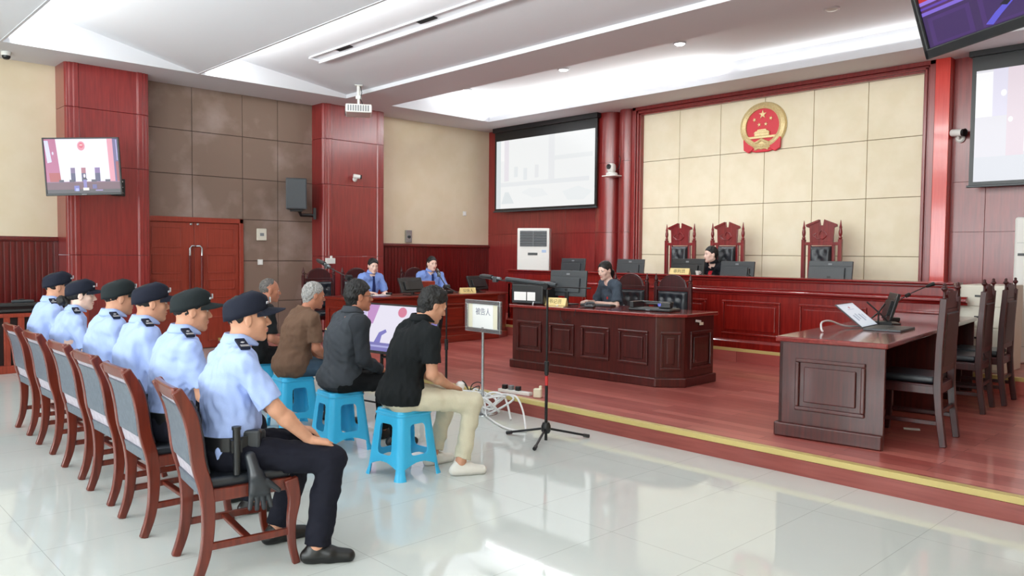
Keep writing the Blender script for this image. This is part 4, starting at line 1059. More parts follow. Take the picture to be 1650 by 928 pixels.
STOOLS = [(-4.49,3.24,R(4),'blue plastic stool nearest the camera, under the man in the black polo shirt'),
          (-5.40,3.28,R(-5),'second blue plastic stool, under the man in the dark grey jacket'),
          (-6.31,3.36,R(-6),'third blue plastic stool, under the grey-haired man in brown'),
          (-7.30,3.46,0,'blue plastic stool farthest from the camera, mostly hidden')]
st0 = None
for x, y, rz, lab in STOOLS:
    if st0 is None:
        t = thing('plastic_stool', lab, 'stool', (x,y,0), rz, 'blue plastic stools of the seated men')
        o = _sf.mesh('stool_body', M['blue'], t); st0 = t
        b = MB(); b.cbox((-0.07,-0.10,0.4665),(0.06,0.04,0.002),0.5); b.build('sticker', M['paper'], t)
    else: copy_thing(st0, (x,y,0), rz, lab)

# ================================================================ PEOPLE
def skin_mat(name, c):
    m = noisy(name, c, tuple(x*0.93 for x in c[:3])+(1,), (1,1,1), 30, 3, 0.5, 0.05, 0.001, spec=0.35)
    bsdf(m).inputs['Subsurface Weight'].default_value = 0.08; bsdf(m).inputs['Subsurface Radius'].default_value = (0.012,0.005,0.003)
    return m
SK = {'a': skin_mat('skin_light', rgb(226,180,154)), 'b': skin_mat('skin_tan', rgb(204,150,122)), 'c': skin_mat('skin_brown', rgb(182,122,96)), 'f': skin_mat('skin_fair', rgb(236,200,184))}
LIP = mat('lips', rgb(186,110,104), 0.45)
EYEW = mat('eye_white', rgb(225,222,218), 0.3); EYEI = mat('iris', rgb(30,20,16), 0.2)
HAIR = {'black': noisy('black_hair', rgb(9,8,8), rgb(24,21,20), (1,1,1), 120, 2, 0.6, 0.4, 0.002),
        'grey': noisy('grey_hair', rgb(120,118,116), rgb(170,168,164), (1,1,1), 110, 2, 0.6, 0.4, 0.002),
        'salt': noisy('salt_and_pepper_hair', rgb(60,56,54), rgb(110,104,100), (1,1,1), 110, 2, 0.6, 0.4, 0.002)}
def cloth(name, c, k=0.9, rough=0.85, s=220): return noisy(name, c, tuple(x*k for x in c[:3])+(1,), (1,1,1), s, 2, rough, 0.12, 0.0008, spec=0.2)
CL = {'police': cloth('pale_blue_shirt', rgb(166,185,233), 0.95), 'navy': cloth('navy_trousers', rgb(24,25,36)), 'black': cloth('black_cloth', rgb(20,21,23)),
      'polo': cloth('black_polo', rgb(26,29,31)), 'khaki': cloth('khaki_cotton', rgb(208,200,176), 0.93), 'jacket': cloth('dark_grey_jacket', rgb(70,74,80), 0.92), 'jslv': cloth('charcoal_sleeve', rgb(50,53,58), 0.92),
      'brown': cloth('brown_cotton', rgb(112,86,70), 0.9), 'jean': cloth('blue_denim', rgb(66,86,104), 0.85), 'pblue': cloth('blue_shirt', rgb(132,160,226), 0.95), 'robe': cloth('black_robe', rgb(22,24,32)),
      'clerk': cloth('slate_uniform', rgb(72,82,94), 0.93), 'cap1': cloth('navy_cap_cloth', rgb(32,35,48)), 'cap2': cloth('black_green_cap_cloth', rgb(36,42,44)), 'tie': cloth('navy_tie', rgb(34,44,92)), 'redc': cloth('red_cloth', rgb(190,40,52))}
SHOE = mat('black_shoe_leather', rgb(14,14,15), 0.35); SNEAK = mat('white_canvas', rgb(224,220,212), 0.7); SOLE = mat('white_sole', rgb(214,210,204), 0.6)
SILVER = mat('silver_badge', rgb(200,204,210), 0.35, metal=0.6); EPAU = cloth('navy_epaulette', rgb(28,32,48))

def ik(S, W, l1, l2, pole):
    S, W, pole = Vector(S), Vector(W), Vector(pole); d = W-S; L_ = min(d.length, (l1+l2)*0.998); u = d.normalized(); W = S+u*L_
    a = (l1*l1-l2*l2+L_*L_)/(2*L_); h = math.sqrt(max(l1*l1-a*a, 0)); p = (pole-u*pole.dot(u)).normalized()
    return S+u*a+p*h, W
def person(label, group, loc, rz, seat, skin='a', lean=4, slump=0.03, hyaw=0, hpitch=0, shirt='police', sleeve=0.62, trousers='navy', shoes='black',
           hair='short', hairc='black', cap=None, knees=None, ankles=None, hands=None, curl=18, h=0.007, scale=1.0, neckline='collar', tie=None, shirt_len=-0.02,
           female=False, seed=1, belly=0.0, toes=(8,-8), broad=1.0, extras=None, floor=0.0, poles=None, feet=True):
    root = thing('person', label, 'person', loc, rz, group)
    root.scale = (scale,)*3
    s = seat/scale; fl = 0.0
    ln = R(lean); P = Vector((0,0,s+0.085)); up = Vector((0, math.sin(ln), math.cos(ln)))
    C = P+up*0.30+Vector((0,slump*0.2-0.015,0)); Nk = P+up*0.508+Vector((0,slump,0))
    sw = (0.165 if female else 0.185)*broad
    S = {sx: Nk+Vector((sx*sw,-0.012,-0.055)) for sx in (-1,1)}
    H = Nk+Vector((0,0.030+slump*0.6,0.147))
    HR = (Matrix.Rotation(R(-hyaw),4,'Z') @ Matrix.Rotation(R(hpitch),4,'X')).to_3x3()
    if hpitch < 0: H = H+Vector((0, 0.0012*-hpitch, -0.0006*-hpitch))
    def hp(x, y, z): return H+HR @ Vector((x,y,z))
    knees = knees or {1:(0.14,0.43,s+0.055), -1:(-0.14,0.43,s+0.055)}
    ankles = ankles or {1:(0.14,0.42,0.085), -1:(-0.14,0.42,0.085)}
    hands = hands or {1:((0.12,0.33,s+0.175),(0.1,0.9,-0.25)), -1:((-0.12,0.33,s+0.175),(-0.1,0.9,-0.25))}
    poles = poles or {1:(0.5,-0.7,-0.4), -1:(-0.5,-0.7,-0.4)}
    E = {}; W = {}
    for sx in (-1,1):
        E[sx], W[sx] = ik(S[sx], hands[sx][0], 0.275, 0.245, poles[sx])
    lo = (-0.52,-0.34,-0.01); hi = (0.52,0.74,s+1.0)
    allp = [E[1],E[-1],W[1],W[-1],Vector(knees[1]),Vector(knees[-1]),Vector(ankles[1]),Vector(ankles[-1]),H]
    lo = [min(p[i] for p in allp)-0.30 if i < 2 else 0 for i in range(3)]; hi = [max(p[i] for p in allp)+0.30 for i in range(3)]
    lo[1] = min(lo[1]+0.05, -0.22); lo[2] = -0.012; hi[0] = max(hi[0]-0.02, 0.3); lo[0] = min(lo[0]+0.02, -0.3); hi[2] = H.z+0.20
    # ---- body (one continuous skin)
    f = Field(lo, hi, h)
    f.ell(hp(0,-0.012,0.03), (0.076,0.094,0.086), 0.01, M3=HR)
    f.ell(hp(0,0.022,-0.036), (0.058 if female else 0.061,0.066,0.078), 0.03, M3=HR)
    for sx in (-1,1):
        f.cap(hp(sx*0.044,-0.0,-0.062), hp(sx*0.008,0.068,-0.100), 0.018, 0.014, 0.03)
        f.ell(hp(sx*0.040,0.058,-0.022), (0.022,0.018,0.02), 0.02, M3=HR)
        f.ell(hp(sx*0.031,0.097,0.002), (0.017,0.015,0.009), 0.014, op='sub', M3=HR)
        f.ell(hp(sx*0.079,-0.006,-0.008), (0.009,0.019,0.032), 0.008, M3=HR)
        f.ell(hp(sx*0.088,0.0,-0.006), (0.005,0.010,0.018), 0.006, op='sub', M3=HR)
        f.ell(hp(sx*0.012,0.094,-0.036), (0.009,0.009,0.008), 0.008, M3=HR)
    f.cap(hp(-0.036,0.074,0.020), hp(0.036,0.074,0.020), 0.012, 0.012, 0.015)
    f.cap(hp(0,0.088,0.006), hp(0,0.108,-0.031), 0.007, 0.010, 0.012)
    f.ell(hp(0,0.087,-0.058), (0.024,0.012,0.007), 0.006, M3=HR); f.ell(hp(0,0.085,-0.070), (0.020,0.012,0.008), 0.006, M3=HR)
    nr = 0.048 if female else 0.057
    f.cap(hp(0,-0.022,-0.055), Nk+Vector((0,-0.005,-0.02)), nr, nr+0.006, 0.03)
    f.ell(C, (0.155*broad,0.105,0.17), 0.05); f.ell(P+Vector((0,0,0.10)), (0.13,0.095,0.13), 0.05); f.ell(P, (0.15,0.12,0.10), 0.05)
    for sx in (-1,1):
        f.cap(Nk+Vector((0,-0.01,-0.03)), S[sx], 0.05, 0.05, 0.04)
        f.cap(S[sx], E[sx], 0.048 if not female else 0.040, 0.038 if not female else 0.031, 0.03)
        m = E[sx].lerp(W[sx], 0.3)
        f.cap(E[sx], m, 0.038 if not female else 0.031, 0.040 if not female else 0.032, 0.02); f.cap(m, W[sx], 0.040 if not female else 0.032, 0.026 if not female else 0.022, 0.02)
        f.cap((sx*0.08,0.02,s+0.08), knees[sx], 0.08, 0.055, 0.03); f.cap(knees[sx], ankles[sx], 0.052, 0.036, 0.02)
        # hand: wrist, palm, four fingers and thumb
        w = W[sx]; d = Vector(hands[sx][1]).normalized(); pn = Vector(hands[sx][2]).normalized() if len(hands[sx]) > 2 else Vector((0,0,-1))
        pn = (pn-d*pn.dot(d)).normalized(); sd = d.cross(pn)*-1
        if sd.x*sx > 0: sd = -sd        # sd points to the thumb side (towards the middle)
        sc_ = 0.92 if female else 1.0
        for i, (o_, ln_) in enumerate(((0.030,0.070),(0.010,0.078),(-0.010,0.073),(-0.029,0.058))):
            kn = w+d*0.088*sc_+sd*o_*sc_-pn*(0.002 if i in (0,3) else -0.0)
            f.cap(w+d*0.012+sd*o_*0.5, kn, 0.016*sc_, 0.0125*sc_, 0.014)
            dd = (d+sd*o_*1.2).normalized(); p = kn
            for j, fr in enumerate((0.45,0.30,0.25)):
                ax = dd.cross(pn).normalized(); dd = Matrix.Rotation(R(curl*(1.0+0.25*j)+i*2),3,ax) @ dd
                q = p+dd*ln_*fr*sc_; f.cap(p, q, 0.0092-0.0008*j, 0.0088-0.0008*j, 0.003); p = q
        tb = w+d*0.022+sd*0.026; t1 = tb+(d*0.55+sd*0.65+pn*0.25).normalized()*0.038*sc_; t2 = t1+(d*0.8+sd*0.3+pn*0.35).normalized()*0.033*sc_; t3 = t2+(d*0.9+sd*0.05+pn*0.35).normalized()*0.024*sc_
        f.cap(w+d*0.02, tb, 0.016, 0.015, 0.012); f.cap(tb, t1, 0.015, 0.0115, 0.01); f.cap(t1, t2, 0.011, 0.010, 0.004); f.cap(t2, t3, 0.010, 0.008, 0.003)
        a = Vector(ankles[sx]); tr = R(toes[0] if sx == 1 else toes[1]); fd = Vector((math.sin(tr), math.cos(tr), 0))
        f.cap(a, a+Vector((0,0,-0.04)), 0.036, 0.034, 0.02); f.cap(a+fd*-0.02+Vector((0,0,-0.045)), a+fd*0.13+Vector((0,0,-0.052)), 0.03, 0.024, 0.02)
    lipc = [np.array(hp(0,0.096,-0.064))]; Hn = np.array(HR)
    def mf(c):
        q = (c-lipc[0]) @ Hn
        return ((np.abs(q[:,0]) < 0.022) & (np.abs(q[:,2]) < 0.0095*(1-(q[:,0]/0.026)**2)) & (np.abs(q[:,1]) < 0.02))*1
    body = f.mesh('body', [SK[skin], LIP], root, mf)
    # ---- eyes and eyebrows
    b = MB(); b.M = Matrix.Translation(H) @ HR.to_4x4()
    for sx in (-1,1):
        b.mi = 0; b.cbox((sx*0.031,0.0805,0.003),(0.022,0.006,0.007)); b.mi = 1; b.cbox((sx*0.031,0.0830,0.003),(0.010,0.004,0.0075))
        b.mi = 1; b.cbox((sx*0.031,0.0835,0.008),(0.026,0.004,0.0025))
    b.build('eyes', [EYEW, EYEI], root, bevel=0.001)
    b = MB(); b.M = Matrix.Translation(H) @ HR.to_4x4()
    for sx in (-1,1): b.tube([(sx*0.014,0.0865,0.021),(sx*0.030,0.0855,0.026),(sx*0.047,0.074,0.021)], [0.003,0.0035,0.002], 6)
    b.build('eyebrows', HAIR['black' if hairc == 'black' else 'salt'], root, smooth=True)
    # ---- hair
    hf = Field([H.x-0.16,H.y-0.24,H.z-0.24], [H.x+0.16,H.y+0.18,H.z+0.17], max(0.0045, h*0.7))
    X, Y, Z = hf.ax[0][:,None,None]-H.x, hf.ax[1][None,:,None]-H.y, hf.ax[2][None,None,:]-H.z
    A = np.array(HR, np.float32); lx, ly, lz = (A[0,0]*X+A[1,0]*Y+A[2,0]*Z, A[0,1]*X+A[1,1]*Y+A[2,1]*Z, A[0,2]*X+A[1,2]*Y+A[2,2]*Z)
    th = {'short':0.0, 'thick':0.006, 'thin':-0.005, 'buzz':-0.005, 'woman':0.001}[hair]
    tz = {'short':0.006, 'thick':0.016, 'thin':0.0, 'buzz':-0.003, 'woman':0.002}[hair]
    hf.ell(hp(0,-0.014,0.032), (0.082+th,0.101+th,0.092+tz), 0.0, M3=HR)
    if hair in ('short','thick'): hf.cap(hp(0,-0.045,-0.01), hp(0,-0.040,-0.085), 0.068, 0.050, 0.02)
    yf = np.interp(lz, [-0.09,-0.02,0.0,0.03,0.055,0.075,0.1], [-0.030,-0.006,0.012,0.036,0.062,0.086,0.11] if hair != 'thin' else [-0.05,-0.028,-0.02,-0.01,0.0,0.02,0.03])
    if hair == 'woman': yf = np.interp(lz, [-0.07,-0.02,0.01,0.04,0.07,0.09,0.11], [-0.02,0.004,0.026,0.056,0.078,0.092,0.11])
    zb = {'short':-0.085,'thick':-0.09,'thin':-0.06,'buzz':-0.035,'woman':-0.075}[hair]
    hf.D = np.maximum(hf.D, np.maximum((ly-yf)*0.8, zb-lz)).astype(np.float32)
    for sx in (-1,1): hf.ell(hp(sx*0.085,-0.002,-0.012), (0.03,0.022,0.034), 0.006, op='sub', M3=HR)
    if hair == 'woman':
        if cap: hf.ell(hp(0,-0.135,-0.045), (0.05,0.042,0.042), 0.015, M3=HR); hf.cap(hp(0.02,-0.10,-0.05), hp(0.03,-0.09,-0.12), 0.022, 0.012, 0.01)
        else: hf.cap(hp(0,-0.10,-0.01), hp(0,-0.135,-0.06), 0.024, 0.03, 0.02); hf.cap(hp(0,-0.135,-0.06), hp(0.01,-0.105,-0.18), 0.03, 0.016, 0.015)
    hf.wrinkle(0.0022, 260, seed+50, (1,1,0.5)); hf.wrinkle(0.004 if hair == 'thick' else 0.002, 110, seed+51)
    hf.mesh('hair', HAIR[hairc], root)
    # ---- shirt
    f = Field([lo[0],lo[1],s-0.06], [hi[0],hi[1],H.z], h)
    f.ell(C+Vector((0,0.0,0.0)), ((0.178 if not female else 0.155)*broad,0.122+belly*0.4,0.185), 0.06)
    f.ell(P+Vector((0,0.015+belly*0.5,0.13)), ((0.160 if not female else 0.132)+belly*0.5,0.118+belly,0.17), 0.06)
    ov = 0.0 if shirt in ('police','pblue') else (0.036 if shirt in ('polo','brown') else 0.026)
    f.ell(P+Vector((0,0.0,0.02)), ((0.172 if not female else 0.155)+ov,0.128+belly*0.6+ov,0.11+ov), 0.05)
    if female: f.ell(C+Vector((0,0.07,0.0)), (0.12,0.06,0.07), 0.05)
    for sx in (-1,1):
        f.cap(Nk+Vector((0,-0.012,-0.045)), S[sx]+Vector((0,0,-0.003)), 0.058, 0.058, 0.04)
        f.cap(Nk+Vector((sx*0.03,-0.015,0.0)), S[sx]+Vector((0,0,0.01)), 0.030, 0.035, 0.04)
        f.ell(S[sx].lerp(C,0.35)+Vector((0,0.0,0.03)), (0.072,0.092,0.095), 0.05)
    if neckline != 'v': f.cap(Nk+Vector((0,-0.016,-0.05)), Nk+Vector((0,-0.010,0.012)), nr+0.016, nr+0.012, 0.03)
    sf = Field([lo[0],lo[1],s-0.06], [hi[0],hi[1],H.z], h)
    for sx in (-1,1):
        if sleeve <= 1.0:
            sf.cap(S[sx], E[sx], 0.060, 0.066 if sleeve < 1 else 0.05, 0.02, cut=sleeve)
        else:
            sf.ell(S[sx]+Vector((-sx*0.012,0,0.0)), (0.080,0.082,0.078), 0.03); sf.cap(S[sx], E[sx], 0.068, 0.057, 0.03); sf.cap(E[sx], W[sx], 0.056, 0.041, 0.03, cut=0.97)
    sleeve_own = shirt == 'jacket'
    if not sleeve_own:
        kk = 0.03; a, d = f.D, sf.D; hh = np.clip(0.5+0.5*(a-d)/kk, 0, 1); f.D = (a*(1-hh)+d*hh-kk*hh*(1-hh)).astype(np.float32)
    f.wrinkle(0.0055, 38, seed, (1,1,0.6)); f.wrinkle(0.0028, 90, seed+9, (1,1,0.8)); f.plane((0,0,-1), -(s+shirt_len))
    # neck opening
    if neckline == 'v':
        f.cap(Nk+Vector((0,0.10,-0.11)), Nk+Vector((0,0.06,0.02)), 0.012, 0.055, 0.01, op='sub')
    f.cap(Nk+Vector((0,0.0,0.085)), Nk+Vector((0,0.01,0.14)), nr+0.012, nr+0.012, 0.006, op='sub')
    if neckline == 'crew': f.cap(Nk+Vector((0,0.05,0.0)), Nk+Vector((0,0.04,0.10)), nr+0.0, nr+0.008, 0.01, op='sub')
    smats = [CL[shirt]]; mfn = None
    if shirt == 'robe':
        smats = [CL[shirt], CL['redc']]
        def mfn(c): return ((np.abs(c[:,0]) < 0.035) & (c[:,1] > 0.05) & (c[:,2] < Nk.z-0.10))*1
    if shirt == 'jacket':
        smats = [CL[shirt], CL['jslv'], mat('orange_piping', rgb(206,120,56), 0.7)]
        def mfn(c):
            z = c[:,2]-(s+shirt_len)
            return np.where(z < 0.050, 1, np.where((z < 0.062) & (c[:,1] > -0.02), 2, 0))
    sh = f.mesh('shirt' if shirt != 'robe' else 'robe', smats, root, mfn)
    if sleeve_own:
        sf.wrinkle(0.004, 60, seed+3, (1,1,0.6)); sf.mesh('sleeves', CL['jslv'], sh)
    # collar band
    if neckline == 'collar':
        b = MB(); n = 28; vs = []; c0 = Nk+Vector((0,0.004,0.030)); g = 0.5
        for i in range(n+1):
            a = math.pi/2+g/2+(2*math.pi-g)*i/n; ca, sa = math.cos(a), math.sin(a); fr = max(0, sa)
            for r_, z_ in ((nr+0.030,-0.006),(nr+0.034,0.004),(nr+0.014,0.046-0.018*fr),(nr+0.009,0.045-0.018*fr),(nr+0.010,0.0)):
                vs.append(c0+Vector((r_*ca, r_*sa*1.02+0.004, z_-0.018*fr)))
        b.add(vs, [(i*5+k, i*5+(k+1)%5, i*5+5+(k+1)%5, i*5+5+k) for i in range(n) for k in range(5)])
        b.build('collar', CL[shirt], sh, smooth='all')
    if shirt == 'polo': pass
    if tie:
        yfr = (C.y+0.128)
        b = MB(); yt = 0.085
        z0, z1, z2 = s+0.10, Nk.z-0.06, Nk.z-0.015
        front = lambda z: 0.118+0.012*math.sin((z-s)*5)+ (z-s-0.085)*math.tan(ln)+0.012
        zz = [s+0.07, s+0.10, s+0.25, s+0.40, Nk.z-0.055, Nk.z-0.03]; ww = [0.004,0.036,0.034,0.026,0.016,0.022]
        vs = []
        for z, w_ in zip(zz, ww):
            y = front(z)+0.006 if z < Nk.z-0.08 else (nr+0.025+Nk.y if z > Nk.z-0.04 else front(z)*0.9+0.006)
            vs += [(-w_,y-0.004,z),(w_,y-0.004,z),(w_,y+0.006,z),(-w_,y+0.006,z)]
        b.add(vs, [(i*4+a, i*4+(a+1)%4, i*4+4+(a+1)%4, i*4+4+a) for i in range(len(zz)-1) for a in range(4)]+[(0,3,2,1),(len(vs)-4,len(vs)-3,len(vs)-2,len(vs)-1)])
        b.build('tie', CL['tie'], sh, smooth=True, bevel=0.002)
    # ---- trousers
    tf = Field([lo[0],lo[1],-0.01], [hi[0],hi[1],s+0.30], h)
    wleg = 0.072 if trousers == 'navy' else 0.062
    tf.ell(P+Vector((0,-0.005,-0.005)), (0.175 if not female else 0.165,0.140,0.10), 0.04); tf.ell(P+Vector((0,0.005,0.06)), ((0.158 if not female else 0.135)+belly*0.5,0.118+belly*0.8,0.075), 0.04)
    for sx in (-1,1):
        K = Vector(knees[sx]); A_ = Vector(ankles[sx])
        tf.cap((sx*0.085,0.0,s+0.08), K, 0.094, wleg+0.004, 0.04)
        tf.cap(K, A_+Vector((0,0,-0.03)), wleg, wleg-0.008, 0.03, cut=(0.93 if trousers != 'khaki' else 0.86))
    tf.wrinkle(0.005, 46, seed+5, (1,0.6,1)); tf.wrinkle(0.0015, 110, seed+6)
    tf.plane((0,0,1), s+0.155)
    # seat flattens what rests on it
    tf.D = np.maximum(tf.D, np.where(tf.ax[1][None,:,None] < 0.22, (s-0.004)-tf.ax[2][None,None,:], -1).astype(np.float32)+0*tf.D)
    tr = tf.mesh('trousers', CL[trousers], root)
    # ---- shoes
    if feet:
        for sx in (-1,1):
            a = Vector(ankles[sx]); t_ = R(toes[0] if sx == 1 else toes[1]); fd = Vector((math.sin(t_), math.cos(t_), 0))
            ff = Field([a.x-0.17,a.y-0.14,-0.012], [a.x+0.17,a.y+0.26,a.z+0.06], max(0.005, h*0.8))
            gz_ = a.z-0.085
            hl = a+fd*-0.045; hl.z = gz_+0.036; md = a+fd*0.06; md.z = gz_+0.038; to = a+fd*0.155; to.z = gz_+0.028
            ff.cap(hl, md, 0.037, 0.040, 0.02); ff.cap(md, to, 0.042, 0.034, 0.02); ff.cap(a+fd*-0.012+Vector((0,0,-0.04)), a+fd*-0.012+Vector((0,0,-0.008)), 0.040, 0.037, 0.03)
            ff.cap(a+fd*0.01+Vector((0,0,-0.02)), md+Vector((0,0,0.012)), 0.034, 0.03, 0.02)
            ff.cap(a+Vector((0,0,-0.005)), a+Vector((0,0,0.05)), 0.032, 0.032, 0.004, op='sub')
            ff.plane((0,0,-1), -(gz_+0.001))
            if shoes == 'black': ms, fn = [SHOE, SOLE], (lambda c: c[:,0]*0)
            else: ms, fn = [SNEAK, SOLE], (lambda c, g=gz_: (c[:,2] < g+0.02)*1)
            ff.mesh('shoe', ms, root, fn)
    # ---- cap
    if cap:
        cm = CL[cap]; b = MB(); n = 40; vs = []
        prof = [(1.0,0.0),(1.015,0.25),(1.02,0.55),(1.0,0.78),(0.93,0.93),(0.77,1.03),(0.45,1.08),(0.05,1.10)]
        for r_, t_ in prof:
            for k in range(n):
                a = 2*math.pi*k/n; x, y = 0.088*r_*math.cos(a), -0.008+0.109*r_*math.sin(a)
                zb_ = 0.020+0.27*y; zt_ = 0.130-0.33*max(0,0.03-y)-0.20*max(0,y-0.03)
                vs.append(hp(x, y, zb_+(zt_-zb_)*t_+0.0012*math.sin(a*7+r_*9)))
        m_ = len(prof); b.add(vs, [(i*n+k, i*n+(k+1)%n, (i+1)*n+(k+1)%n, (i+1)*n+k) for i in range(m_-1) for k in range(n)]+[tuple(range((m_-1)*n, m_*n)), tuple(range(n-1,-1,-1))])
        cr = b.build('cap', cm, root, smooth='all')
        b = MB(); vs = []; nn = 20; rr = [0,0.2,0.5,0.8,1.0]
        for side in (0,1):
            for t_ in rr:
                for k in range(nn+1):
                    a = R(-66+132*k/nn); x0_, y0_ = 0.088*math.sin(a), -0.008+0.109*math.cos(a); ext = 0.088*max(0.0, math.cos(a*90/66.0))**0.45
                    z_ = 0.020+0.27*y0_+0.004-0.010*t_-0.9*x0_**2*(1+t_)-side*0.005
                    vs.append(hp(x0_*(1-0.04*t_), y0_+ext*t_, z_))
        w_ = nn+1; q = len(rr)*w_
        fs = [(i*w_+k, i*w_+k+1, (i+1)*w_+k+1, (i+1)*w_+k) for i in range(len(rr)-1) for k in range(nn)]
        fs += [tuple(q+x for x in f_[::-1]) for f_ in fs]
        fs += [((len(rr)-1)*w_+k, (len(rr)-1)*w_+k+1, q+(len(rr)-1)*w_+k+1, q+(len(rr)-1)*w_+k) for k in range(nn)]
        b.add(vs, fs); b.build('brim', cm, cr, smooth=True, angle=50)
        b = MB(); b.M = Matrix.Translation(H) @ HR.to_4x4()
        for sx in (-1,1): b.cbox((sx*0.058,0.092,0.078),(0.026,0.004,0.013),-sx*0.62,0,0)
        b.cbox((0,0.112,0.088),(0.03,0.006,0.028)); b.build('badge', SILVER, cr, bevel=0.002)
        for sx in (-1,1):     # epaulettes
            e0 = Nk+Vector((sx*0.085,-0.012,0.046)); e1 = S[sx]+Vector((sx*0.022,0,0.070)); dv = (e1-e0)
            b = MB(); b.M = Matrix.Translation((e0+e1)/2) @ Matrix.Rotation(math.atan2(-dv.z, dv.x) if sx > 0 else math.atan2(dv.z, -dv.x),4,'Y')
            l_ = dv.length; b.mi = 0; b.box(-l_/2,l_/2,-0.023,0.023,-0.002,0.010); b.mi = 1
            b.box(sx*l_/2-sx*0.014-0.004, sx*l_/2-sx*0.014+0.004,-0.02,0.02,0.012,0.014); b.box(sx*l_/2-sx*0.028-0.003, sx*l_/2-sx*0.028+0.003,-0.02,0.02,0.012,0.014); b.cbox((0,0,0.013),(0.014,0.014,0.003),0.78)
            b.build('epaulette', [EPAU, SILVER], sh, bevel=0.002)
    if trousers == 'navy':   # belt
        b = MB(); n = 40; vs = []; rx, ry = (0.166 if not female else 0.148)+belly*0.5, 0.126+belly*0.85
        for k in range(n):
            a = 2*math.pi*k/n
            for d_, z_ in ((0.0,-0.022),(0.010,-0.022),(0.010,0.022),(0.0,0.022)):
                vs.append((P.x+(rx+d_)*math.cos(a), P.y+0.008+(ry+d_)*math.sin(a), s+0.145+z_*1.5))
        b.add(vs, [(k*4+j, k*4+(j+1)%4, ((k+1)%n)*4+(j+1)%4, ((k+1)%n)*4+j) for k in range(n) for j in range(4)])
        b.build('belt', M['black'], tr, smooth=True, angle=40)
    info = dict(P=P, C=C, Nk=Nk, S=S, H=H, HR=HR, E=E, W=W, hp=hp, s=s, sh=sh, tr=tr, root=root)
    return info
# ---------------------------------------------------------------- officers in the row
PG = 'officers in pale blue shirts on the conference chairs'
p = person('officer nearest the camera in navy cap and pale blue shirt, equipment belt, hands on knees', PG, (-3.80,1.66,0), R(-12), 0.475, skin='b', lean=3, hyaw=6, hpitch=2, cap='cap1', seed=11, hair='buzz', h=0.006, scale=1.0,
       knees={1:(0.235,0.455,0.50),-1:(-0.13,0.43,0.51)}, ankles={1:(0.275,0.37,0.085),-1:(-0.10,0.27,0.085)}, toes=(22,-8),
       hands={1:((0.20,0.36,0.605),(0.15,0.9,-0.22)),-1:((-0.06,0.36,0.61),(0.25,0.9,-0.2))}, poles={1:(0.55,-0.6,-0.6),-1:(-0.5,-0.6,-0.6)}, belly=0.02, sleeve=0.82, broad=1.05)
s_ = p['s']
b = MB(); b.tube([(0.215,0.0,s_+0.225),(0.222,0.0,s_+0.01)], 0.018, 12); b.tube([(0.215,0.0,s_+0.225),(0.215,0.0,s_+0.24)], 0.022, 12); b.cbox((0.20,0.0,s_+0.145),(0.05,0.05,0.06)); b.build('baton', M['black'], p['root'], smooth=True)
b = MB(); b.cbox((0.155,0.085,s_+0.15),(0.05,0.09,0.11),R(-25)); b.cbox((0.11,0.125,s_+0.15),(0.08,0.04,0.09),R(30)); b.build('belt_pouch', M['leather'], p['root'], bevel=0.012)
g = Field((0.16,-0.02,s_-0.22), (0.36,0.26,s_+0.14), 0.006)
ox = 0.055
g.cap((0.17+ox,0.06,s_+0.09),(0.20+ox,0.08,s_+0.0),0.026,0.034,0.02)
for dy in (-0.022,0.0,0.022): g.cap((0.20+ox,0.085+dy*0.6,s_+0.0),(0.205+ox,0.095+dy*1.3,s_-0.075),0.024,0.024,0.014)
for i in range(4): g.cap((0.203+ox,0.060+0.024*i,s_-0.08),(0.206+ox,0.050+0.033*i,s_-0.165+0.008*abs(i-1.5)),0.014,0.011,0.004)
g.cap((0.21+ox,0.13,s_-0.03),(0.215+ox,0.185,s_-0.08),0.016,0.012,0.006)
g.mesh('hanging_glove', M['leather'], p['root'])
OFF = [('second officer from the camera, black cap, looking right', (-4.56,1.66), R(-6), 'b', 'cap2', 6, 21, 0.99, {}),
       ('third officer from the camera, navy cap with long brim', (-5.27,1.68), R(-4), 'b', 'cap1', 4, 31, 1.0, {}),
       ('fourth officer from the camera, black cap, head turned away to the right', (-5.97,1.70), R(-4), 'b', 'cap2', -4, 41, 1.0, {}),
       ('woman officer with black ponytail under a navy cap', (-6.88,1.70), R(-4), 'f', 'cap1', 10, 51, 0.97, dict(female=True, hair='woman', sleeve=0.8)),
       ('officer farthest from the camera at the left edge, navy cap', (-7.66,1.72), R(-4), 'b', 'cap1', 2, 61, 1.02, {})]
for lab, (x, y), rz, sk, cp, hy, sd, scl, kw in OFF:
    person(lab, PG, (x,y,0), rz, 0.475, skin=sk, lean=5, hyaw=hy, hpitch=-2, cap=cp, seed=sd, h=0.0075, scale=scl, **({'sleeve':0.82, 'hair':'buzz'} | kw))

# ---------------------------------------------------------------- men on the stools
DG = 'men seated on blue stools facing the judges'
p1 = person('young man in black polo shirt and khaki trousers, head bowed', DG, (-4.47,3.20,0), R(-14), 0.465, skin='b', lean=10, slump=0.06, hyaw=2, hpitch=-24, shirt='polo', trousers='khaki', shoes='white', hair='thick', seed=71, h=0.006, broad=1.08, shirt_len=0.04,
       knees={1:(0.20,0.47,0.50),-1:(-0.14,0.44,0.50)}, ankles={1:(0.22,0.36,0.085),-1:(-0.12,0.30,0.085)}, toes=(14,-10), sleeve=0.72,
       hands={1:((0.10,0.33,0.61),(-0.35,0.8,-0.3)),-1:((-0.06,0.33,0.62),(0.35,0.8,-0.3))}, curl=30)
tag(MB().lathe([(0,-0.03),(0.024,-0.026),(0.033,-0.005),(0.03,0.018),(0.018,0.03),(0,0.033)], n=20).build('paper_ball', M['paper'], smooth=True), 'small white round paper cup held above the knee of the man in khaki trousers', 'cup').location = (-4.30,3.60,0.60)
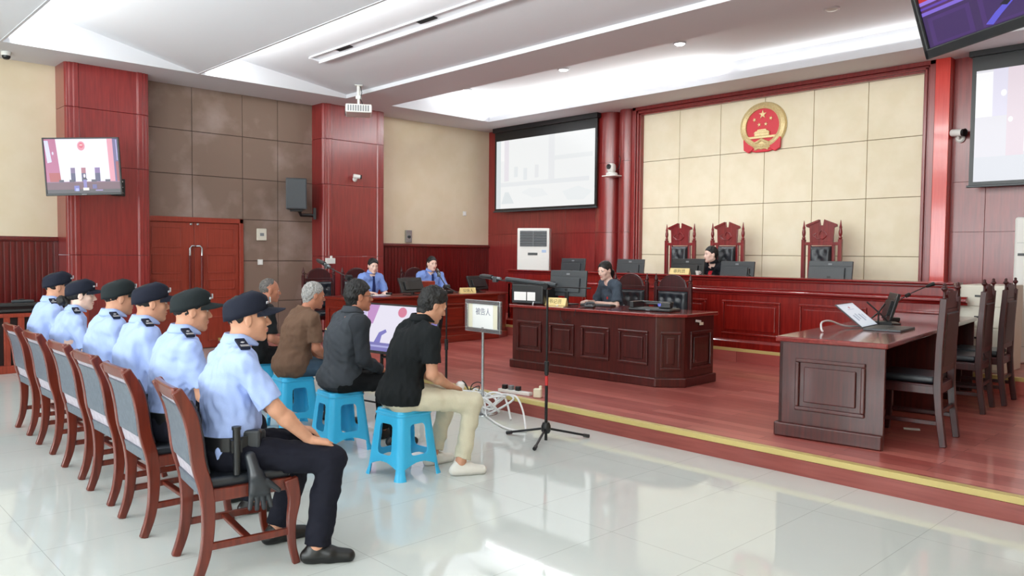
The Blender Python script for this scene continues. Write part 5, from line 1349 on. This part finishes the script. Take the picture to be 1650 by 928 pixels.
p2 = person('man in dark grey jacket and glasses with thick black hair', DG, (-5.38,3.26,0), R(-12), 0.465, skin='c', lean=6, slump=0.05, hyaw=6, hpitch=0, shirt='jacket', trousers='black', hair='thick', seed=81, h=0.006, broad=1.14, sleeve=1.5, shirt_len=-0.005, belly=0.03,
       hands={1:((0.12,0.30,0.62),(-0.3,0.85,-0.25)),-1:((-0.12,0.30,0.62),(0.3,0.85,-0.25))})
hp = p2['hp']
b = MB()
for sx in (-1,1):
    b.tube([hp(sx*0.032+0.020*math.cos(a), 0.096, 0.002+0.015*math.sin(a)) for a in [2*math.pi*i/16 for i in range(17)]], 0.0016, 6)
    b.tube([hp(sx*0.052,0.094,0.006), hp(sx*0.074,0.06,0.006), hp(sx*0.080,-0.004,0.006)], 0.0018, 6)
b.tube([hp(-0.012,0.098,0.004), hp(0.012,0.098,0.004)], 0.0016, 6); b.build('glasses', M['dgrey'], p2['root'], smooth=True)
b = MB(); nk = p2['Nk']
b.extr([(-0.018,-0.008),(0.0,0.006),(0.018,-0.008),(0.012,-0.008),(0.0,0.0),(-0.012,-0.008)], (nk.x-0.0, -0.104, nk.z-0.10), (1,0,0),(0,0.1,1),(0,-0.004,0)); b.build('logo', M['gold'], p2['sh'])
p3 = person('grey-haired man in brown T-shirt and blue jeans', DG, (-6.30,3.34,0), R(-8), 0.465, skin='c', lean=9, slump=0.06, hyaw=5, hpitch=-8, shirt='brown', trousers='jean', hair='short', hairc='grey', seed=91, h=0.007, broad=1.08, shirt_len=-0.01, belly=0.02, neckline='crew', sleeve=0.78, scale=0.96,
       hands={1:((0.10,0.34,0.61),(-0.3,0.85,-0.25)),-1:((-0.10,0.34,0.61),(0.3,0.85,-0.25))})
p4 = person('balding man in black half hidden at the far end of the stools', DG, (-7.28,3.44,0), R(-8), 0.465, skin='c', lean=8, slump=0.05, hyaw=8, hpitch=-4, shirt='polo', trousers='black', hair='thin', hairc='salt', seed=101, h=0.008, neckline='crew', sleeve=0.85, scale=0.96)

# ---------------------------------------------------------------- people behind desks
DH = lambda z: {1:((0.14,0.32,z),(-0.5,0.8,-0.05)), -1:((-0.14,0.32,z),(0.5,0.8,-0.05))}
LG = {1:(0.12,0.42,0.50), -1:(-0.12,0.42,0.50)}; LA = {1:(0.12,0.36,0.085), -1:(-0.12,0.36,0.085)}
person('woman in pale blue shirt and dark tie at the prosecution desk', 'two people seated at the prosecution desk', (-10.62,6.98,0.1505), R(-96), 0.485, skin='f', lean=6, hyaw=8, hpitch=-12, shirt='pblue', trousers='black', hair='woman', seed=111, h=0.009, female=True, tie=True, sleeve=0.85, hands=DH(0.80), scale=0.97, feet=False, knees=LG, ankles=LA)
person('man in pale blue shirt and dark tie at the prosecution desk', 'two people seated at the prosecution desk', (-10.62,8.18,0.1505), R(-104), 0.485, skin='f', lean=5, hyaw=-4, hpitch=-3, shirt='pblue', trousers='black', hair='short', seed=121, h=0.009, tie=True, sleeve=0.85, hands=DH(0.80), feet=False, knees=LG, ankles=LA)
pc = person('woman clerk in slate uniform looking down at the desk', None, (-6.42,7.96,0.1505), R(160), 0.485, skin='f', lean=6, hyaw=-18, hpitch=-14, shirt='clerk', trousers='black', hair='woman', seed=131, h=0.008, female=True, neckline='v', sleeve=0.85, hands={1:((0.14,0.34,0.81),(-0.5,0.8,-0.05)), -1:((-0.16,0.34,0.81),(0.4,0.8,-0.05))}, scale=0.98, feet=False, knees=LG, ankles=LA)
b = MB(); b.cbox((-0.085,0.155,pc['s']+0.37),(0.028,0.012,0.036),0.15); b.build('badge', M['red'], pc['sh'], bevel=0.006)
pj = person('judge in black robe with red front behind the large monitor', None, (-6.42,10.36,0.3305), R(172), 0.50, skin='f', lean=4, hyaw=22, hpitch=-2, shirt='robe', trousers='black', hair='short', seed=141, h=0.009, sleeve=1.5, hands={1:((0.16,0.30,0.79),(-0.5,0.8,-0.05)), -1:((-0.16,0.30,0.79),(0.5,0.8,-0.05))}, feet=False, knees=LG, ankles=LA, scale=1.0)
b = MB(); b.cbox((0.09,0.137,pj['s']+0.42),(0.025,0.012,0.035),-0.15); b.build('badge', M['gold'], pj['sh'], bevel=0.005)

# ================================================================ EQUIPMENT
def monitor(label, loc, rz, W, H, lift=0.10, tilt=-8, logo=True, group=None, m='dgrey'):
    """front faces local +y, back faces -y"""
    t = thing('computer_monitor', label, 'monitor', loc, rz, group)
    b = MB(); b.prism([(-0.11,-0.09),(0.11,-0.09),(0.12,0.08),(-0.12,0.08)], 0, 0.012); b.build('foot', M['black'], t, bevel=0.004)
    b = MB(); b.cbox((0,-0.02,lift*0.5+0.05),(0.05,0.03,lift+0.10)); b.build('stand', M['black'], t, bevel=0.006)
    Tm = Matrix.Translation((0,0.01,lift+H/2)) @ Matrix.Rotation(R(tilt),4,'X')
    b = MB(); b.M = Tm; b.box(-W/2,W/2,-0.012,0.016,-H/2,H/2); hs = b.build('housing', M[m], t, bevel=0.005)
    b = MB(); b.M = Tm; b.box(-W*0.34,W*0.34,-0.035,-0.012,-H*0.34,H*0.2); b.box(-W*0.47,W*0.47,-0.016,-0.012,H*0.27,H*0.285); b.build('back_cover', M[m], t, bevel=0.006)
    b = MB(); b.M = Tm; b.box(-W/2+0.012,W/2-0.012,0.016,0.0175,-H/2+0.02,H/2-0.012); b.build('screen', emis(200,210,225,0.5), t)
    if logo: b = MB(); b.M = Tm; b.cbox((0,-0.0165,H*0.36),(0.05,0.004,0.022)); b.build('logo', M['grey'], t)
    return t
MG = 'dark monitors standing on the judges bench'
zB = 0.3305+0.8
monitor('monitor at the far left end of the judges bench, near the white air conditioner', (-8.80,9.80,zB), R(4), 0.50, 0.29, 0.065, group=MG)
monitor('monitor on the judges bench half hidden behind the woman clerk', (-7.60,9.80,zB), R(4), 0.50, 0.29, 0.065, group=MG)
monitor('large black monitor with a pale logo in front of the judge', (-6.50,9.72,zB), R(0), 0.56, 0.33, 0.045, group=MG, m='black')
monitor('monitor right of the judge on the bench', (-5.74,9.80,zB), R(-4), 0.54, 0.29, 0.055, group=MG)
monitor('monitor in front of the right empty judge chair', (-4.42,9.80,zB), R(2), 0.56, 0.29, 0.075, group=MG)
def text(name, s, size, m, parent, loc, rot, ext=0.001):
    c = bpy.data.curves.new(name, 'FONT'); c.body = s; c.size = size; c.extrude = ext; c.align_x = 'CENTER'; c.align_y = 'CENTER'
    c.materials.append(m); o = bpy.data.objects.new(name, c); COL.objects.link(o); o.parent = parent; o.location = loc; o.rotation_euler = rot
    bpy.context.view_layer.update()
    me = bpy.data.meshes.new_from_object(o.evaluated_get(bpy.context.evaluated_depsgraph_get())); q = bpy.data.objects.new(name, me); COL.objects.link(q); q.parent = parent; q.location = loc; q.rotation_euler = rot
    bpy.data.objects.remove(o); q.name = name; return q
def nameplate(label, loc, rz, txt, W=0.30, H=0.09, m='plate', size=0.062):
    t = thing('nameplate', label, 'nameplate', loc, rz)
    b = MB(); b.extr([(-0.035,0),(0.035,0),(0.004,H),(-0.004,H)], (-W/2,0,0),(0,1,0),(0,0,1),(W,0,0)); b.build('plate', M[m], t, bevel=0.002)
    a = math.atan2(H, 0.031)
    text('lettering', txt, size, M['gold_dk'], t, (0,-0.0215,H*0.46), (a,0,0)); return t
nameplate('gold nameplate on the judges bench in front of the large black monitor', (-6.40,9.40,1.2845), R(8), '审判员', 0.30, 0.085)
nameplate('gold nameplate on the clerk desk, left of the clerk hands', (-6.55,7.00,0.9305), R(12), '书记员', 0.30, 0.09)
nameplate('gold nameplate on the prosecution desk seen from the side', (-9.72,8.28,0.9055), R(75), '公诉人', 0.28, 0.09)
t = thing('cup', 'small white cup beside the nameplate on the judges bench', 'cup', (-6.12,9.42,1.2845))
MB().lathe([(0,0),(0.022,0),(0.035,0.055),(0.032,0.055),(0.02,0.006),(0,0.006)], n=20).build('cup_body', M['wplastic'], t, smooth=True)
b = MB(); b.tube([(0.03,0,0.045),(0.05,0,0.04),(0.048,0,0.02),(0.026,0,0.015)], 0.004, 6); b.build('handle', M['wplastic'], t, smooth=True)
t = thing('desk_microphone', 'small black microphone standing on the judges bench right of the monitors', 'microphone', (-5.35,9.45,1.2845))
b = MB(); b.lathe([(0,0),(0.03,0),(0.025,0.012),(0,0.014)], n=16); b.tube([(0,0,0.01),(0,-0.005,0.04)], 0.008, 8); b.build('base', M['black'], t, smooth=True)
MB().tube([(0,-0.005,0.035),(0,-0.01,0.10)], [0.02,0.018], 12).build('head', M['black'], t, smooth=True)

# clerk desk equipment
zD = 0.9305
monitor('large dark monitor on the clerk desk seen from behind', (-6.56,7.22,zD), R(8), 0.54, 0.32, 0.10, tilt=-6)
t = thing('printer', 'black printer with white paper at the left end of the clerk desk', 'printer', (-6.93,7.02,zD), R(14))
MB().box(-0.23,0.23,-0.20,0.20,0,0.25).build('printer_body', M['black'], t, bevel=0.02, seg=3)
MB().box(-0.24,0.24,-0.19,0.21,0.25,0.275).build('lid', M['dgrey'], t, bevel=0.01)
b = MB(); b.box(-0.185,-0.01,-0.204,-0.199,0.045,0.15); b.box(0.005,0.12,-0.204,-0.199,0.045,0.15); b.build('paper_label', M['paper'], t)
b = MB(); b.box(-0.2,0.2,-0.21,-0.2,0.02,0.035); b.build('slot', M['dgrey'], t)
b = MB(); b.tube(spline([(0.10,-0.21,0.03),(0.11,-0.24,-0.02),(0.16,-0.27,-0.075),(0.26,-0.25,-0.07),(0.34,-0.2,-0.03),(0.42,-0.16,0.004)], 5), 0.007, 8); tag(b.build('power_cable', M['cable'], t, smooth=True), None, None) if False else b.build('power_cable', M['cable'], t, smooth=True)
t = thing('keyboard', 'black keyboard on the clerk desk under the clerk hands', 'keyboard', (-6.12,7.28,zD), R(10))
MB().box(-0.21,0.21,-0.07,0.07,0,0.018).build('keyboard_body', M['black'], t, bevel=0.004)
b = MB()
for r_ in range(5):
    for k in range(14): b.box(-0.2+k*0.0286,-0.176+k*0.0286,-0.06+r_*0.024,-0.041+r_*0.024,0.018,0.024)
b.build('keys', M['dgrey'], t)
t = thing('telephone', 'small black telephone among cables beside the clerk keyboard', 'telephone', (-6.02,7.02,zD), R(20))
b = MB(); b.prism([(-0.06,-0.05),(0.06,-0.05),(0.05,0.06),(-0.05,0.06)], 0, 0.03); b.build('base', M['black'], t, bevel=0.01)
b = MB(); b.tube([(-0.05,0.0,0.045),(-0.03,0.0,0.055),(0.03,0.0,0.055),(0.05,0.0,0.045)], [0.018,0.012,0.012,0.018], 10); b.build('handset', M['dgrey'], t, smooth=True)
t = thing('document_camera', 'flat black document scanner with folded arm at the right end of the clerk desk', 'scanner', (-5.26,7.22,zD), R(10))
MB().box(-0.24,0.27,-0.15,0.13,0,0.03).build('base', M['black'], t, bevel=0.012)
MB().box(-0.16,0.14,-0.12,0.10,0.03,0.034).build('glass_plate', M['dgrey'], t, bevel=0.001)
b = MB(); b.cbox((-0.21,0.0,0.065),(0.05,0.26,0.07)); b.cbox((-0.02,0.115,0.085),(0.42,0.03,0.025)); b.cbox((0.02,0.06,0.07),(0.28,0.025,0.02)); b.build('arm', M['black'], t, bevel=0.008)
b = MB(); b.cbox((0.15,-0.01,0.065),(0.13,0.11,0.06),0.3); b.tube([(0.20,0.0,0.04),(0.20,0.02,0.10)], 0.03, 12); b.build('camera_head', M['black'], t, bevel=0.012)
b = MB(); b.M = Matrix.Translation((0.11,-0.07,0.07)) @ Matrix.Rotation(R(80),4,'X'); b.lathe([(0,0),(0.022,0),(0.02,0.01),(0,0.012)], n=14); b.build('lens', mat('blue_lens', rgb(70,80,190), 0.2), t, smooth=True)
MB().box(-0.02,0.03,-0.153,-0.15,0.008,0.018).build('label', M['grey'], t)
b = MB(); b.tube(spline([(-6.18,7.0,0.93),(-6.2,6.86,0.934),(-6.22,6.76,0.925),(-6.22,6.72,0.84),(-6.16,6.72,0.76),(-6.10,6.725,0.80)], 5), 0.004, 6); b.tube(spline([(-6.0,6.98,0.935),(-5.98,6.82,0.938),(-5.98,6.72,0.91),(-6.0,6.72,0.84)], 5), 0.004, 6)
tag(b.build('hanging_cable', M['bcable'], smooth=True), 'thin black cable loop hanging over the front of the clerk desk', 'cable')

# prosecution desk equipment
zP = 0.9055
def laptop(label, loc, rz, W=0.34, D=0.24, open_=105, m='black', scr=(60,70,90)):
    t = thing('laptop', label, 'laptop', loc, rz)
    MB().box(-W/2,W/2,-D/2,D/2,0,0.018).build('base', M[m], t, bevel=0.004)
    b = MB()
    for r_ in range(5):
        for k in range(13): b.box(-W/2+0.025+k*0.0225,-W/2+0.043+k*0.0225,-0.02+r_*0.02,-0.004+r_*0.02,0.018,0.0205)
    b.build('keys', M['dgrey'], t)
    Tm = Matrix.Translation((0,D/2,0.018)) @ Matrix.Rotation(R(90-open_),4,'X') 
    b = MB(); b.M = Tm; b.box(-W/2,W/2,0,0.010,0,D); ld = b.build('lid', M[m], t, bevel=0.004)
    b = MB(); b.M = Tm; mats = picture(b, W-0.02, D-0.02, scr, 1.0) if isinstance(scr, list) else [emis(*scr)]
    if not isinstance(scr, list): b.box(-W/2+0.01,W/2-0.01,-0.001,0,0.01,D-0.01)
    else:
        b.v = [tuple(Tm @ (Tm.inverted() @ Vector(v) + Vector((0,-0.0008,D/2)))) for v in b.v]
    b.build('screen', mats, t); return t
monitor('large black monitor on the prosecution desk, seen from behind beside the woman', (-9.80,7.22,zP), R(100), 0.50, 0.24, 0.03, tilt=-22, logo=False, m='black')
monitor('black monitor on the prosecution desk right of the man, tilted back', (-9.86,8.62,zP), R(100), 0.46, 0.24, 0.04, tilt=-24, logo=False, m='black')
t = thing('document_tray', 'small wooden box on the prosecution desk between the two people', 'box', (-10.05,7.62,zP), R(80))
MB().box(-0.16,0.16,-0.12,0.12,0,0.20).build('tray_body', M['door'], t, bevel=0.008)
t = thing('paper_stack', 'sheets of paper and mouse on the prosecution desk before the woman', 'papers', (-9.95,6.72,zP), R(-80))
MB().box(-0.15,0.12,-0.1,0.1,0,0.006).build('sheets', M['paper'], t)
b = MB(); b.cbox((-0.21,0.0,0.02),(0.06,0.1,0.035)); b.build('mouse', M['black'], t, bevel=0.014, seg=3)
t = thing('desk_microphone', 'short black microphone base on the prosecution desk before the man', 'microphone', (-9.85,7.98,zP), R(-90))
b = MB(); b.cbox((0,0,0.025),(0.12,0.13,0.05)); b.build('base', M['black'], t, bevel=0.012)
b = MB(); b.tube(spline([(0,0.0,0.05),(0,-0.02,0.07),(0,-0.08,0.09)], 5), 0.006, 8); b.tube([(0,-0.08,0.09),(0,-0.13,0.095)], 0.014, 10); b.build('gooseneck', M['black'], t, smooth=True)

# right desk equipment
DOC = [(rect(0,0,1,1),(196,204,214)), (rect(0.06,0.08,0.94,0.95),(206,214,222)), (disc(0.5,0.17,0.05,0.04),(170,110,120)), (rect(0.3,0.24,0.7,0.27),(176,184,196)), (rect(0.2,0.5,0.3,0.75),(150,160,176)), (rect(0.38,0.45,0.46,0.7),(156,166,180)), (rect(0.56,0.48,0.66,0.78),(150,160,176)), (rect(0.74,0.5,0.8,0.7),(160,170,186))]
laptop('open laptop with a pale screen on the right desk, leaning far back', (-2.62,6.99,zD), R(96), 0.46, 0.30, 141, 'dgrey', DOC)
monitor('slim black tablet monitor on the right desk, seen edge on', (-2.86,7.62,zD), R(-58), 0.34, 0.26, 0.03, tilt=-16, logo=False, m='black')
t = thing('tablet_stand', 'black folding stand with crossed legs between laptop and tablet on the right desk', 'stand', (-2.84,7.32,zD), R(20))
b = MB(); b.tube([(-0.12,0,0.0),(0.0,0,0.12),(0.05,0.0,0.2)], 0.007, 8); b.tube([(0.12,0,0.0),(0.0,0.0,0.12),(-0.10,0.0,0.21)], 0.007, 8); b.tube([(0,-0.1,0),(0,0,0.12)], 0.007, 8); b.cbox((0,0.0,0.02),(0.22,0.14,0.04)); b.build('stand_frame', M['blackm'], t, smooth=True, angle=40)
t = thing('gooseneck_microphone', 'thin gooseneck microphone rising to the right from the right desk', 'microphone', (-2.95,7.92,zD), R(46))
b = MB(); b.cbox((0,0,0.02),(0.11,0.14,0.04)); b.build('base', M['black'], t, bevel=0.01)
b = MB(); b.tube(spline([(0,0,0.04),(0.03,0,0.16),(0.14,0,0.25),(0.34,0,0.345)], 6), 0.0045, 8); b.tube([(0.13,0,0.245),(0.17,0,0.265)], 0.018, 10); b.build('gooseneck', M['black'], t, smooth=True)
b = MB(); b.tube([(0.33,0,0.34),(0.40,0,0.368)], [0.013,0.02], 12); b.build('head', M['black'], t, smooth=True)
b = MB(); b.tube(spline([(-2.86,7.0,0.941),(-2.92,6.8,0.95),(-2.96,6.6,1.0),(-2.95,6.42,1.0),(-2.90,6.30,0.96),(-2.87,6.26,0.941)], 6), 0.008, 8)
tag(b.build('looped_cable', M['cable'], smooth=True), 'thick white cable looping over the top of the right desk', 'cable')
for lab, dx in (('white sheet of paper on the floor under the right desk', 0),):
    b = MB(); b.cbox((-2.33,6.75,0.1525),(0.12,0.07,0.002),0.4); tag(b.build('paper_sheet', M['paper']), lab, 'paper')

# ---------------------------------------------------------------- microphone stands
def mic_stand(label, loc, rz, height, boom_to, back_to, mic=True, low=False):
    t = thing('microphone_stand', label, 'microphone stand', loc, rz)
    b = MB(); b.tube([(0,0,0.0),(0,0,0.62)], 0.0125, 12); b.build('lower_pole', M['blackm'], t, smooth=True)
    b = MB(); b.tube([(0,0,0.58),(0,0,height)], 0.009, 12); b.build('upper_pole', M['blackm'], t, smooth=True)
    b = MB(); b.tube([(0,0,0.55),(0,0,0.66)], [0.018,0.020], 14); b.build('clutch', M['black'], t, smooth=True)
    b = MB(); b.lathe([(0,0.06),(0.03,0.06),(0.04,0.08),(0.04,0.12),(0.028,0.15),(0,0.15)], n=16); b.build('hub', M['black'], t, smooth=True)
    for a in (R(196), R(300), R(60)):
        b = MB(); b.tube([(0.03*math.cos(a),0.03*math.sin(a),0.095),(0.36*math.cos(a),0.36*math.sin(a),0.022)], 0.010, 10); lg = b.build('leg', M['blackm'], t, smooth=True)
        b = MB(); b.tube([(0.33*math.cos(a),0.33*math.sin(a),0.026),(0.38*math.cos(a),0.38*math.sin(a),0.016)], 0.0155, 10); b.build('rubber_foot', M['black'], lg, smooth=True)
    b = MB(); b.tube([back_to, (0,0,height), boom_to], 0.006, 8); b.build('boom', M['blackm'], t, smooth=True)
    b = MB(); b.M = Matrix.Translation((0,0,height)); b.tube([(0,-0.03,0),(0,0.03,0)], 0.028, 16); b.build('boom_clutch', M['black'], t, smooth=True)
    if mic:
        v = Vector(boom_to); d = (v-Vector((0,0,height))).normalized()
        b = MB(); b.cbox(v+d*0.02, (0.05,0.035,0.05), math.atan2(d.y,d.x)); b.build('shock_mount', M['dgrey'], t, bevel=0.006)
        mc = MB().tube([v-d*0.05+Vector((0,0,0.014)), v+d*0.07+Vector((0,0,0.014))], 0.011, 12).build('microphone', M['grey'], t, smooth=True)
        MB().tube([v+d*0.06+Vector((0,0,0.014)), v+d*0.19+Vector((0,0,0.014)), v+d*0.225+Vector((0,0,0.014))], [0.021,0.021,0.012], 14).build('foam_windscreen', M['black'], mc, smooth=True)
    return t
s1 = mic_stand('black tripod microphone stand on the white tiles in front of the clerk desk', (-4.487,4.69,0), 0, 1.285, (-0.62,0,1.322), (0.47,0,1.285))
b = MB(); b.tube([(0,0,0.46),(0,0,0.54)], 0.0132, 12); b.build('red_label', M['red'], s1, smooth=True)
b = MB(); b.tube([(-0.50,0,1.335),(0.10,0,1.30)], 0.015, 10); b.build('boom_sleeve', M['dgrey'], s1, smooth=True)
mic_stand('black microphone stand behind the man in the black polo shirt', (-6.32,5.10,0), R(-20), 1.20, (-0.55,0.1,1.31), (0.46,-0.05,1.17))
mic_stand('black microphone stand with long boom hidden behind the man in the grey jacket', (-6.75,4.2,0), 0, 1.30, (-0.40,0,1.40), (0.2,0,1.25))

# ---------------------------------------------------------------- sign of the accused
t = thing('sign_stand', 'metal stand with a framed white sign beside the heap of cables', 'sign', (-5.66,5.02,0), R(-2))
MB().lathe([(0,0),(0.15,0),(0.148,0.008),(0.05,0.02),(0.016,0.03),(0,0.03)], n=32).build('base', M['chrome'], t, smooth=True)
MB().tube([(0,0,0.02),(0,0,0.84)], 0.014, 14).build('pole', M['chrome'], t, smooth=True)
b = MB(); W, H, z = 0.53, 0.31, 0.945; w = 0.04
b.box(-W/2,W/2,-0.014,0.014,z+H/2-w,z+H/2); b.box(-W/2,W/2,-0.014,0.014,z-H/2,z-H/2+w); b.box(-W/2,-W/2+w,-0.014,0.014,z-H/2+w,z+H/2-w); b.box(W/2-w,W/2,-0.014,0.014,z-H/2+w,z+H/2-w); b.box(-W/2+0.01,W/2-0.01,0.004,0.012,z-H/2+0.01,z+H/2-0.01)
b.build('frame', M['chrome'], t, bevel=0.005)
MB().box(-W/2+w,W/2-w,0.0,0.004,z-H/2+w,z+H/2-w).build('backing_card', M['cream_paper'], t)
sg = MB().box(-0.16,0.15,-0.002,0.0,z-H/2+w,z+H/2-w).build('paper', M['paper'], t)
text('lettering', '被告人', 0.075, M['ink'], sg, (0.0,-0.003,z+0.04), (R(90),0,0), 0.0004)
# ---------------------------------------------------------------- cables and socket strip beside the sign
rs = random.Random(5)
def tangle(label, m, cx, cy, n, r, turns, rad, zmax):
    pts = []
    for i in range(n):
        a = i*turns*2*math.pi/n; rr = rad*(0.55+0.45*math.sin(i*1.7+rs.random()))
        pts.append((cx+rr*math.cos(a)*1.15+rs.uniform(-.03,.03), cy+rr*0.45*math.sin(a)+rs.uniform(-.02,.02), r+0.002+abs(math.sin(i*0.9+rs.random()*0.6))*zmax))
    pts[0] = (pts[0][0], pts[0][1], r+0.002); pts[-1] = (pts[-1][0], pts[-1][1], r+0.002)
    b = MB(); b.tube(spline(pts, 7), r, 8); return b
b = tangle('x', None, -5.54, 4.98, 30, 0.010, 6, 0.32, 0.20)
tag(b.build('cable_heap', M['cable'], smooth=True), 'tangled heap of white cable around the foot of the sign stand', 'cable')
b = MB(); b.tube(spline([(-5.35,5.05,0.22),(-5.15,4.98,0.24),(-4.98,4.90,0.15),(-4.84,4.80,0.02),(-4.80,4.74,0.013),(-4.95,4.70,0.013),(-5.2,4.78,0.013),(-5.45,4.9,0.013)], 7), 0.009, 8)
tag(b.build('white_cable', M['cable'], smooth=True), 'single white cable arching from the heap to the microphone stand', 'cable')
b = tangle('x', None, -5.86, 5.06, 12, 0.005, 2.2, 0.16, 0.26)
tag(b.build('black_cable', M['bcable'], smooth=True), 'thin black cable looped left of the sign stand', 'cable')
b = MB(); b.tube([(-5.10,5.17,1.11),(-5.10,5.17,0.20)], 0.0025, 6)
t = thing('power_strip', 'grey socket strip with plugs on the platform edge beside the cable heap', 'power strip', (-5.62,5.42,0.1505), R(8))
MB().box(-0.20,0.20,-0.03,0.03,0,0.035).build('strip', M['wplastic'], t, bevel=0.006)
for k, m in ((-0.13,'black'),(-0.05,'grey'),(0.04,'black')): MB().box(k-0.025,k+0.025,-0.022,0.022,0.035,0.08).build('plug', M[m], t, bevel=0.006)
t = thing('plug_adapter', 'yellowish adapter plug lying on the platform edge beside the socket strip', 'plug', (-5.32,5.44,0.1505), R(30))
b = MB(); b.cbox((0,0,0.045),(0.08,0.06,0.09)); b.cbox((0.02,0.03,0.10),(0.03,0.03,0.03)); b.build('case', M['cream_paper'], t, bevel=0.01)

# ---------------------------------------------------------------- display on a low rolling stand behind the stools
FV = [(rect(0,0,1,1),(228,224,240)), ([(0.10,0),(0.26,0),(0.20,0.42),(0.12,0.42)],(190,140,196)), (rect(0,0,0.1,1),(200,190,226)), (disc(0.56,0.13,0.055,0.11),(210,120,150)), ([(0.86,0),(1,0),(1,1),(0.86,1)],(120,110,180)), ([(0.25,0.82),(0.30,0.6),(0.38,0.52),(0.40,0.58),(0.34,0.66),(0.33,0.82)],(120,116,190)), ([(0,0.82),(1,0.82),(1,1),(0,1)],(120,116,180)), (rect(0.12,0.88,0.8,0.92),(170,170,220)), (rect(0.5,0.7,0.58,0.82),(130,120,180))]
t = thing('floor_display', 'flat display on a low stand on the tiles, showing a pale courtroom picture', 'display', (-7.06,4.98,0), R(8))
Tm = Matrix.Translation((0,0,0.71)) @ Matrix.Rotation(R(-12),4,'X')
W, H = 1.28, 0.56
b = MB(); b.M = Tm; b.box(-W/2,W/2,0,0.05,-H/2,H/2); b.box(-W/2,W/2,-0.01,0,H/2-0.02,H/2); b.box(-W/2,W/2,-0.01,0,-H/2,-H/2+0.03); b.box(-W/2,-W/2+0.02,-0.01,0,-H/2,H/2); b.box(W/2-0.02,W/2,-0.01,0,-H/2,H/2)
b.build('housing', M['black'], t, bevel=0.004)
b = MB(); mats = picture(b, W-0.04, H-0.05, FV, 1.0); b.v = [tuple(Tm @ (Vector(v)+Vector((0,-0.002,0.005)))) for v in b.v]; b.build('screen', mats, t)
b = MB()
for sx in (-0.32, 0.32):
    b.tube([(sx,0.09,0.05),(sx,0.10,0.62)], 0.02, 10); b.tube([(sx,-0.22,0.06),(sx,0.28,0.06)], 0.018, 10)
b.tube([(-0.32,0.09,0.38),(0.32,0.09,0.38)], 0.015, 10); b.build('stand_frame', M['blackm'], t, smooth=True, angle=40)
for sx in (-0.32, 0.32):
    for y in (-0.2, 0.26):
        b = MB(); b.tube([(sx-0.012,y,0.026),(sx+0.012,y,0.026)], 0.025, 14); b.build('castor', M['black'], t, smooth=True)
